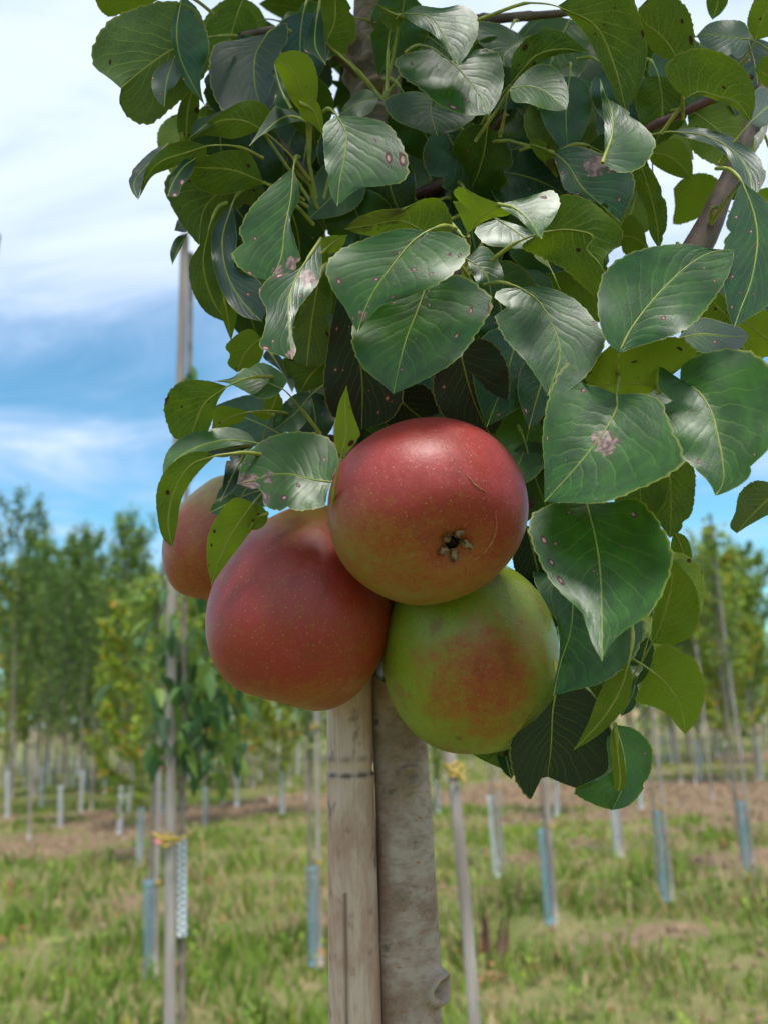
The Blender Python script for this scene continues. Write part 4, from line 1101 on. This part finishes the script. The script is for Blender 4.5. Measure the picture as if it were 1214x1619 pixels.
leaf('u', .440, 'D 830,325 | 775,725 | 800,500 | 760,445 708,570 700,680 | 870,430 882,600 860,710', tint=-.3, spots=.1)
leaf('u', .445, 'D 560,590 | 440,754 | 490,650 | 500,546 385,632 407,670 396,715 | 568,660 530,725', tint=.25, spots=.2)
leaf('t', .460, 'D 590,640 | 706,852 | 650,740 | 566,680 640,740 690,810 | 650,680 716,810', tint=-.9, k=1.2, stalk=False)
leaf('u', .455, 'D 870,700 | 745,848 | 800,760 | 760,690 660,690 690,785 | 882,750 860,805 800,838', tint=-.1)
leaf('t', .425, 'D 660,835 | 330,797 | 560,795 480,785 400,795 | 682,790 630,738 560,708 480,730 420,778 | 620,872 550,880 470,842 400,808', tint=.05, k=.9, pet='D 740,920 840,1050', spots=.12)
leaf('u', .418, 'D 395,822 | 215,1078 | 290,900 245,990 | 300,795 180,797 120,840 90,920 105,1000 140,1070 | 350,890 325,980 290,1050', tint=.05, spots=.14, stalk=True)
leaf('u', .450, 'D 495,945 | 318,1035 | 410,970 | 430,925 345,922 | 460,990 400,1015', tint=.5, spots=.3)
leaf('u', .455, 'D 600,950 | 640,850 | 620,900 | 570,920 590,860 | 650,940 660,890', tint=.3)
leaf('t', .460, 'D 800,860 | 620,1030 | 720,950 | 740,850 640,930 610,990 | 790,960 720,1040', tint=-.3)
leaf('u', .458, 'D 620,960 | 500,950 | 560,945 | 590,930 | 580,985', tint=.6, stalk=False)
leaf('t', .480, 'D 910,830 | 800,950 | 850,900 | 850,820 800,880 | 910,920 850,965', tint=-.4)
leaf('t', .415, 'G 535,305 | 85,465 | 400,290 250,325 150,385 | 500,262 420,232 300,240 190,270 110,340 86,410 | 430,318 300,345 190,385 120,435', tint=0, k=1.0, spots=.1)
leaf('u', .410, 'G 340,365 | 130,806 | 220,410 140,540 110,680 | 260,343 170,372 95,440 56,530 58,650 85,760 | 280,420 220,490 170,590 155,700', tint=.15, spots=.14)
leaf('t', .420, 'G 512,318 | 278,347 | 400,335 | 430,306 340,318 | 450,352 380,374 320,367', tint=-.9, k=1.8, stalk=False)
leaf('t', .425, 'G 492,335 | 360,585 | 430,440 | 400,375 378,470 | 465,440 430,525', tint=-.9, k=.9, stalk=False)
leaf('t', .405, 'G 890,492 | 440,500 | 800,480 700,455 610,455 530,480 | 925,390 905,305 850,268 740,250 630,265 540,310 470,390 | 870,560 860,605 760,628 640,630 570,600 560,545 500,520', tint=.1, spots=.28, k=.7, marks=[(392, 765, 20), (415, 790, 14), (425, 755, 10)])
leaf('u', .415, 'G 520,590 | 318,987 | 430,720 360,860 | 430,568 350,650 303,745 297,870 | 532,680 480,765 400,870', tint=.5, spots=.4)
leaf('u', .412, 'G 590,640 | 500,720 | 540,660 | 540,600 485,640 | 580,690 540,720', tint=.2, stalk=False)
leaf('t', .435, 'G 470,560 | 310,640 | 390,600 | 400,550 330,590 | 460,630 380,660', tint=-.4)
leaf('u', .445, 'X 812,1170 | 728,1180 | 770,1185 | 780,1165 750,1170 | 805,1215 765,1203', tint=-.1)
leaf('t', .447, 'X 795,1170 | 808,1232 | 800,1200 | 785,1195 795,1220 | 815,1185 815,1215', tint=-.5, stalk=False)
# --- leaves deeper in the crown
for (x, y, z, a, l, f) in [
    (660, 230, .53, 80, 160, 't'), (720, 250, .52, 60, 150, 't'), (560, 260, .50, 130, 120, 't'), (640, 300, .54, 95, 150, 'u'),
    (700, 180, .55, 150, 150, 't'), (760, 100, .54, 40, 170, 't'), (800, 150, .53, 70, 160, 't'), (840, 220, .52, 110, 160, 't'), (780, 270, .51, 30, 150, 't'),
    (860, 60, .55, 60, 180, 't'), (480, 60, .55, 120, 160, 't'), (440, 120, .53, 100, 170, 't'),
    (420, 30, .54, 170, 130, 'u'), (480, 260, .53, 110, 150, 't'), (420, 250, .54, 80, 150, 't'), (370, 300, .52, 70, 160, 't'),
    (400, 330, .53, 100, 150, 't'), (440, 420, .50, 60, 140, 'u'), (540, 420, .53, 60, 170, 't'), (640, 430, .54, 90, 170, 't'), (720, 420, .52, 60, 160, 't'),
    (760, 430, .49, 40, 130, 'u'), (700, 500, .50, 80, 170, 't'), (600, 560, .50, 100, 150, 't'), (560, 600, .49, 60, 150, 't'), (760, 560, .50, 95, 150, 't'),
    (820, 520, .46, 100, 150, 't'), (840, 620, .46, 95, 160, 't'), (850, 700, .47, 100, 120, 't'), (860, 420, .52, 40, 150, 'u'), (800, 350, .50, 20, 160, 't'),
    (900, 300, .52, 70, 150, 't'), (930, 180, .53, 80, 150, 't'), (1000, 150, .52, 40, 140, 'u'), (1060, 60, .52, 70, 140, 't'), (1110, 60, .53, 30, 150, 'u'),
    (1150, 130, .51, 80, 150, 't'), (990, 40, .54, 50, 140, 't'), (900, 30, .52, 100, 150, 't'), (540, 30, .53, 140, 140, 't'), (360, 60, .51, 60, 120, 't'),
    (350, 180, .50, 80, 140, 't'), (310, 180, .52, 100, 120, 'u'), (470, 180, .54, 90, 140, 't'), (640, 640, .49, 10, 130, 't'), (540, 640, .50, 40, 120, 't'),
    (960, 440, .47, 60, 130, 'u'), (1080, 500, .46, 30, 150, 'u'), (1020, 600, .45, 70, 150, 't'), (900, 600, .46, 60, 150, 't'), (880, 860, .45, 90, 150, 't'),
    (930, 980, .43, 80, 150, 't'), (1030, 880, .44, 60, 130, 'u'), (860, 940, .45, 90, 120, 't'), (990, 1000, .43, 110, 110, 't'), (890, 1080, .44, 80, 120, 't'),
    (500, 720, .47, 170, 110, 't'), (450, 690, .48, 190, 120, 't'), (400, 760, .49, 120, 100, 't'), (480, 760, .46, 150, 90, 't'), (1150, 420, .45, 60, 140, 't'),
    (330, 400, .53, 75, 120, 't'), (390, 460, .52, 80, 100, 't'), (680, 330, .50, 120, 120, 't'), (560, 900, .485, 20, 130, 't'), (700, 930, .48, 160, 130, 't'), (600, 1000, .482, 60, 90, 't'), (690, 960, .478, 200, 100, 't'), (820, 420, .50, 70, 130, 't')]:  # leaves among the pears are added to darken the shaded gap there
    oval(f, z, x, y, a + rnd.uniform(-12, 12), l * rnd.uniform(.9, 1.1), k=rnd.uniform(-.5, .9), kx=rnd.uniform(-.4, .4), tint=rnd.uniform(-.6, .2) if f == 't' else rnd.uniform(-.2, .4), spots=.1)


# bunches of leaf stalks at the spurs
for spur, ends in (((506, 340, .50), [(413, 204), (486, 192), (492, 194), (530, 184), (418, 288), (464, 266)]),
                   ((606, 158, .52), [(515, 68), (632, 24), (684, 80)]),
                   ((748, 226, .50), [(806, 135), (804, 143), (872, 240), (684, 150)]),
                   ((1122, 355, .455), [(1170, 290), (1138, 326)]),
                   ((730, 440, .47), [(856, 368), (740, 372), (786, 348)])):
    for ex, ey in ends:
        a_ = P(*spur); b_ = P(ex, ey, spur[2] - rnd.uniform(.005, .035)); c_ = a_.lerp(b_, .5) + Vector((rnd.uniform(-.004, .004), 0, .004))
        v, f = tube([q_ - TREE_BASE for q_ in (a_, a_.lerp(c_, .6), c_, c_.lerp(b_, .6), b_)], [.0011, .0010, .0009, .0009, .0010], 6)
        obj('leaf_stalk', make_mesh('leaf_stalk', v, f, M_STALK), tree)


for (x, y, z, a, l, f) in [
    (640, -10, .52, 95, 150, 't'), (640, 150, .515, 70, 140, 't'), (560, 190, .515, 95, 130, 't'), (610, 250, .51, 85, 130, 't'),
    (700, 200, .50, 60, 130, 't'), (770, 200, .50, 100, 140, 't'), (720, 120, .51, 30, 140, 't'), (680, 60, .52, 50, 140, 't'), (800, 60, .51, 100, 150, 't'), (860, 150, .50, 80, 140, 'u'),
    (900, 120, .49, 95, 140, 't'), (960, 110, .49, 60, 130, 't'), (1040, 120, .48, 100, 130, 'u'), (1100, 180, .47, 60, 120, 'u'), (1180, 60, .48, 100, 140, 't'), (1010, 280, .49, 95, 120, 'u'),
    (930, 230, .49, 40, 120, 't'), (660, 320, .51, 60, 120, 't'), (600, 330, .505, 100, 120, 't'), (545, 300, .51, 75, 130, 't'), (460, 330, .51, 95, 130, 't'), (420, 380, .50, 80, 120, 't'),
    (390, 200, .51, 60, 130, 't'), (340, 110, .50, 60, 120, 't'), (400, 90, .51, 110, 120, 't'), (470, 120, .51, 70, 130, 't'), (330, 280, .50, 60, 120, 't'), (480, 20, .52, 80, 130, 't'),
    (380, 10, .51, 100, 120, 'u'), (740, 330, .49, 90, 130, 't'), (790, 480, .48, 85, 130, 't'), (620, 500, .49, 75, 150, 't'), (540, 500, .49, 95, 150, 't'), (580, 580, .478, 85, 140, 't'), (700, 570, .475, 95, 140, 't'),
    (860, 480, .48, 70, 130, 't'), (870, 560, .45, 100, 120, 't'), (830, 700, .455, 80, 120, 't'), (490, 620, .47, 80, 110, 't'), (1010, 720, .43, 90, 120, 't'), (960, 880, .42, 80, 130, 't'), (1080, 420, .47, 80, 110, 'u')]:
    oval(f, z, x, y, a + rnd.uniform(-15, 15), l * rnd.uniform(.85, 1.15), wid=rnd.uniform(.30, .40), k=rnd.uniform(-.6, .5), kx=rnd.uniform(-.5, .5), tint=rnd.uniform(-.9, -.1) if f == 't' else rnd.uniform(-.2, .4), spots=.1, wave=rnd.uniform(.02, .06))  # filler leaves, tinted dark to deepen the shade inside the crown


def upper_crown():
    """the crown goes on above and behind what the photograph shows"""
    q = random.Random(5); V, F, TS, PH = [], [], [], []
    for i in range(560):
        if i < 70: b = P(q.uniform(330, 900), q.uniform(-360, -200), q.uniform(.52, .70))  # unseen leaves added over the trunk to shade its top
        elif i < 300: b = P(q.uniform(120, 1250), q.uniform(-1000, -340), q.uniform(.40, .72))  # unseen crown, thickened to hold sky light off the interior
        else: b = P(q.uniform(400, 900), q.uniform(40, 660), q.uniform(.60, .72))  # leaves at the back, added to block backlight
        if i >= 300 and proj(b)[1] > 380 and not (540 < proj(b)[0] < 840): continue
        b -= TREE_BASE; l = q.uniform(.045, .07)
        a = q.random() * 6.283; e = q.uniform(-1.1, .2); d = Vector((math.cos(a) * math.cos(e), math.sin(a) * math.cos(e), math.sin(e)))
        s_ = d.cross(Vector((0, 0, 1))).normalized() * l * .34; up_ = s_.cross(d).normalized() * l; o = len(V)
        for j in range(8):
            t = j / 7; wv = max(.01, math.sin(math.pi * t ** .75) ** .8) if 0 < j < 7 else .01
            m_ = b + d * l * t - Vector((0, 0, 1)) * l * .3 * t * t
            for s in (-1, 0, 1):
                V.append(m_ + s_ * s * wv + up_ * .1 * wv * abs(s)); TS.append((t, s, 1)); PH.append((t * l * 100, s * l * 34, i * 3.7))
        for j in range(7):
            k = o + 3 * j; F += [(k, k + 1, k + 4, k + 3), (k + 1, k + 2, k + 5, k + 4)]
    n = len(V)
    o = obj('foliage', make_mesh('foliage', V, F, M_LEAF, True, {'ts': ('FLOAT_VECTOR', TS), 'phys': ('FLOAT_VECTOR', PH), 'spot': ('FLOAT', [.08] * n), 'tint': ('FLOAT', [0.0] * n), 'mark': ('FLOAT', [0.0] * n)}), tree)
    tag(o, kind='stuff')


upper_crown()



# ------------------------------------------------------------------ pears
PROF = crom([(0.0001, -.83), (.08, -.84), (.17, -.90), (.34, -.955), (.60, -.87), (.83, -.62), (.965, -.28), (1, .02), (.965, .30), (.86, .58), (.70, .85), (.54, 1.07), (.39, 1.24), (.22, 1.345), (.07, 1.36), (.0001, 1.33)], 60)


PROF_ROUND = crom([(0.0001, -.83), (.08, -.84), (.17, -.90), (.34, -.955), (.60, -.87), (.83, -.62), (.965, -.28), (1, .02), (.975, .32), (.90, .60), (.77, .83), (.60, 1.01), (.42, 1.13), (.22, 1.20), (.07, 1.205), (.0001, 1.18)], 60)


def pear(px, py, z, r_px, axis, label, blush, ripe, zs=1.0, squash=(1, 1), seed=0, scars=(), prof=None):
    """axis: direction from the calyx to the stem in lens axes (right, up, away)"""
    c = P(px, py, z); R = r_px * z / FPX
    ax = (RT * axis[0] + UP * axis[1] + FW * axis[2]).normalized()
    q = random.Random(seed)
    root = empty('pear', c)
    rot = Vector((0, 0, 1)).rotation_difference(ax)
    root.rotation_mode = 'QUATERNION'; root.rotation_quaternion = rot
    tag(root, label, 'pear', 'pears hanging on the foreground tree')
    PR = PROF if prof is None else prof
    sides = 72; V, F, B, G = [], [], [], []
    iv = rot.inverted()
    for i, (r, zz) in enumerate(PR):
        for k in range(sides):
            a = 2 * math.pi * k / sides
            lump = 1 + .013 * math.sin(2 * a + seed) + .010 * math.sin(3 * a + seed * 2 + zz) + .006 * math.sin(5 * a + zz * 4) + .008 * math.sin(5 * a + 1) * max(0, -zz)
            p = Vector((r * lump * math.cos(a) * R * squash[0], r * lump * math.sin(a) * R * squash[1], zz * R * zs))
            V.append(p); wv = rot @ p / R
            loc = (wv.dot(RT), wv.dot(UP), wv.dot(FW))
            B.append(blush(*loc)); G.append(ripe)
    n = len(PR)
    for i in range(n - 1):
        for k in range(sides):
            k2 = (k + 1) % sides; F.append((i * sides + k, i * sides + k2, (i + 1) * sides + k2, (i + 1) * sides + k))
    body = obj('body', make_mesh('body', V, F, M_PEAR, True, {'blush': ('FLOAT', B), 'ripe': ('FLOAT', G)}), root)
    # calyx: five curled sepals round a dark cup
    cz = -.83 * R * zs; parts = []
    for k in range(5):
        a = k * 1.2566 + .3 + q.uniform(-.15, .15); l = R * q.uniform(.08, .12)
        pts = [Vector((math.cos(a) * R * .085, math.sin(a) * R * .085, cz + .0008)), Vector((math.cos(a) * R * .105, math.sin(a) * R * .105, cz - l * .40)),
               Vector((math.cos(a + .1) * R * .135, math.sin(a + .1) * R * .135, cz - l * .80)), Vector((math.cos(a + .25) * R * .165, math.sin(a + .25) * R * .165, cz - l * 1.0))]
        parts.append(tube(crom([tuple(p) for p in pts], 9), [.0010, .0014, .0017, .0018, .0018, .0016, .0013, .0010, .0006], 7))
    v, f = join(parts); obj('calyx', make_mesh('calyx', v, f, M_CALYX), root)
    v, f = tube([(0, 0, cz + .0012), (0, 0, cz - .0004), (0, 0, cz - .0005), (0, 0, cz + .0002)], [R * .105, R * .100, R * .06, R * .015], 14)
    obj('calyx_cup', make_mesh('calyx_cup', v, f, mat_cup), root)
    # stem
    v, f = tube(crom([(0, 0, 1.30 * R * zs), (.03 * R, 0, 1.5 * R * zs), (.12 * R, .05 * R, 1.75 * R * zs)], 10), [.0022] * 4 + [.0019] * 4 + [.0028] * 2, 8)
    obj('stem', make_mesh('stem', v, f, M_TWIG), root)
    # russet scratches laid on the skin
    if scars:
        bvh = BVHTree.FromPolygons(V, F)
        for pts_, wpx in scars:
            cc = crom(pts_, max(8, len(pts_) * 5)); hit = []
            for x_, y_ in cc:
                d = iv @ (P(x_, y_, 1) - CAM).normalized(); o_ = iv @ (CAM - c)
                h, nn, _, _ = bvh.ray_cast(o_, d)
                if h is not None: hit.append(h + nn * .00015)
            if len(hit) > 2:
                m = len(hit); v, f = tube(hit, [wpx * z / FPX * .5 * (math.sin(math.pi * (i + .6) / (m + .2)) ** .5) * q.uniform(.6, 1.2) for i in range(m)], 6)
                obj('skin_scar', make_mesh('skin_scar', v, f, M_SCAR), root)
    return root


mat_cup = mat_simple('calyx cup', (.018, .010, .008), (.05, .028, .018), 300, .9, .1)
sm = lambda a, b, x: (lambda t: t * t * (3 - 2 * t))(min(1, max(0, (x - a) / (b - a))))

pear(676, 808, .405, 158, (-.30, .44, .85), 'large red pear in the middle with its brown calyx facing out',
     lambda r, u, f: .22 + .92 * sm(-.85, .45, u + .18 * r) - .1 * sm(.2, .9, -r) , .75, .80, (1.0, .955), 1,
     scars=[([(735, 750), (752, 768), (768, 778)], 2.0), ([(780, 802), (784, 830), (776, 858), (762, 876), (748, 886)], 2.2), ([(736, 912), (741, 893)], 2.4), ([(560, 905), (563, 917)], 1.5)])
pear(475, 976, .452, 144, (.25, .93, .24), 'large dusky red pear at the lower left of the cluster',
     lambda r, u, f: .95 - .55 * sm(-.35, -1.0, u) - .75 * sm(.75, 1.25, u) - .28 * sm(.35, 1.0, r), .9, .98, (1, 1), 2, prof=(PROF + PROF_ROUND) / 2)
pear(745, 1046, .452, 139, (-.16, .97, -.12), 'green pear with a brownish red blush at the lower right of the cluster',
     lambda r, u, f: -.28 + .96 * math.exp(-(((r - .02) / .68) ** 2 + ((u + .06) / .74) ** 2)), .20, .98, (1, 1), 3, prof=PROF_ROUND,
     scars=[([(684, 1078), (686, 1066), (688, 1056)], 3.0)])
pear(345, 868, .520, 88, (.20, .96, .15), 'dull brownish pear half hidden behind leaves at the left',
     lambda r, u, f: .66 - .70 * sm(.45, 1.2, u) - .35 * sm(-.1, .8, r), .9, .98, (1, 1), 4)


# ------------------------------------------------------------------ the thick bamboo stake beside the trunk
def bamboo():
    ctrl = [(562, 1640, .470), (560, 1500, .474), (557, 1350, .480), (554, 1225, .486), (553, 1100, .492), (556, 900, .503), (560, 700, .515), (564, 520, .528)]
    pts = [P(*c) for c in ctrl]
    dn = (pts[0] - pts[1]).normalized(); base = pts[0] + dn * (pts[0].z / -dn.z + .02)
    root = empty('bamboo_stake', base); tag(root, 'thick weathered bamboo stake standing left of the foreground trunk', 'stake')
    path = crom([tuple(p) for p in [base] + pts], 3000); path = path[[i for i in range(3000) if i % (2 if path[i, 2] > 1.12 else 60) == 0]]; n = len(path); sides = 44
    V, Wd = [], []
    for i, p in enumerate(path):
        p = Vector(p); x_, y_, z_ = proj(p) if p.z > 1.0 else (0, 1700, .47)
        wpx = np.interp(y_, [500, 1100, 1619, 1700], [66, 71, 84, 84]); r = float(wpx) / 2 * z_ / FPX
        t = (Vector(path[min(i + 1, n - 1)]) - Vector(path[max(i - 1, 0)])).normalized(); a = t.cross(Vector((0, 1, 0))).normalized(); b = t.cross(a)
        nd = 0.0; wd = 0.0
        for ny, am, sg in ((1228, .055, 5), (1196, .035, 8), (820, .03, 5)):
            nd += am * math.exp(-((y_ - ny) / sg) ** 2)
        nd -= .05 * math.exp(-((y_ - 1214) / 7) ** 2)
        wd = 1.25 * math.exp(-((y_ - 1222) / 3.6) ** 2) + .55 * math.exp(-((y_ - 1197) / 5) ** 2)
        for k in range(sides):
            an = 2 * math.pi * k / sides; d = a * math.cos(an) + b * math.sin(an)
            crack = 0.0; c2 = 0.0
            xo = d.dot(RT)
            if d.dot(FW) < 0 and y_ > 1400 and abs(xo + .32) < .09: crack = -.05; c2 = .8
            V.append(p + d * r * (1 + nd * (1 + .5 * math.sin(an * 7 + y_ * .05)) + .008 * math.sin(2 * an + y_ * .004) + crack) - base); Wd.append(min(1, wd * (.7 + .4 * math.sin(an * 9 + 1)) + c2))
    F = [(i * sides + k, i * sides + (k + 1) % sides, (i + 1) * sides + (k + 1) % sides, (i + 1) * sides + k) for i in range(n - 1) for k in range(sides)]
    F.append(tuple((n - 1) * sides + k for k in range(sides)))
    obj('cane', make_mesh('cane', V, F, M_BAMBOO, True, {'wound_dark': ('FLOAT', Wd)}), root)


bamboo()
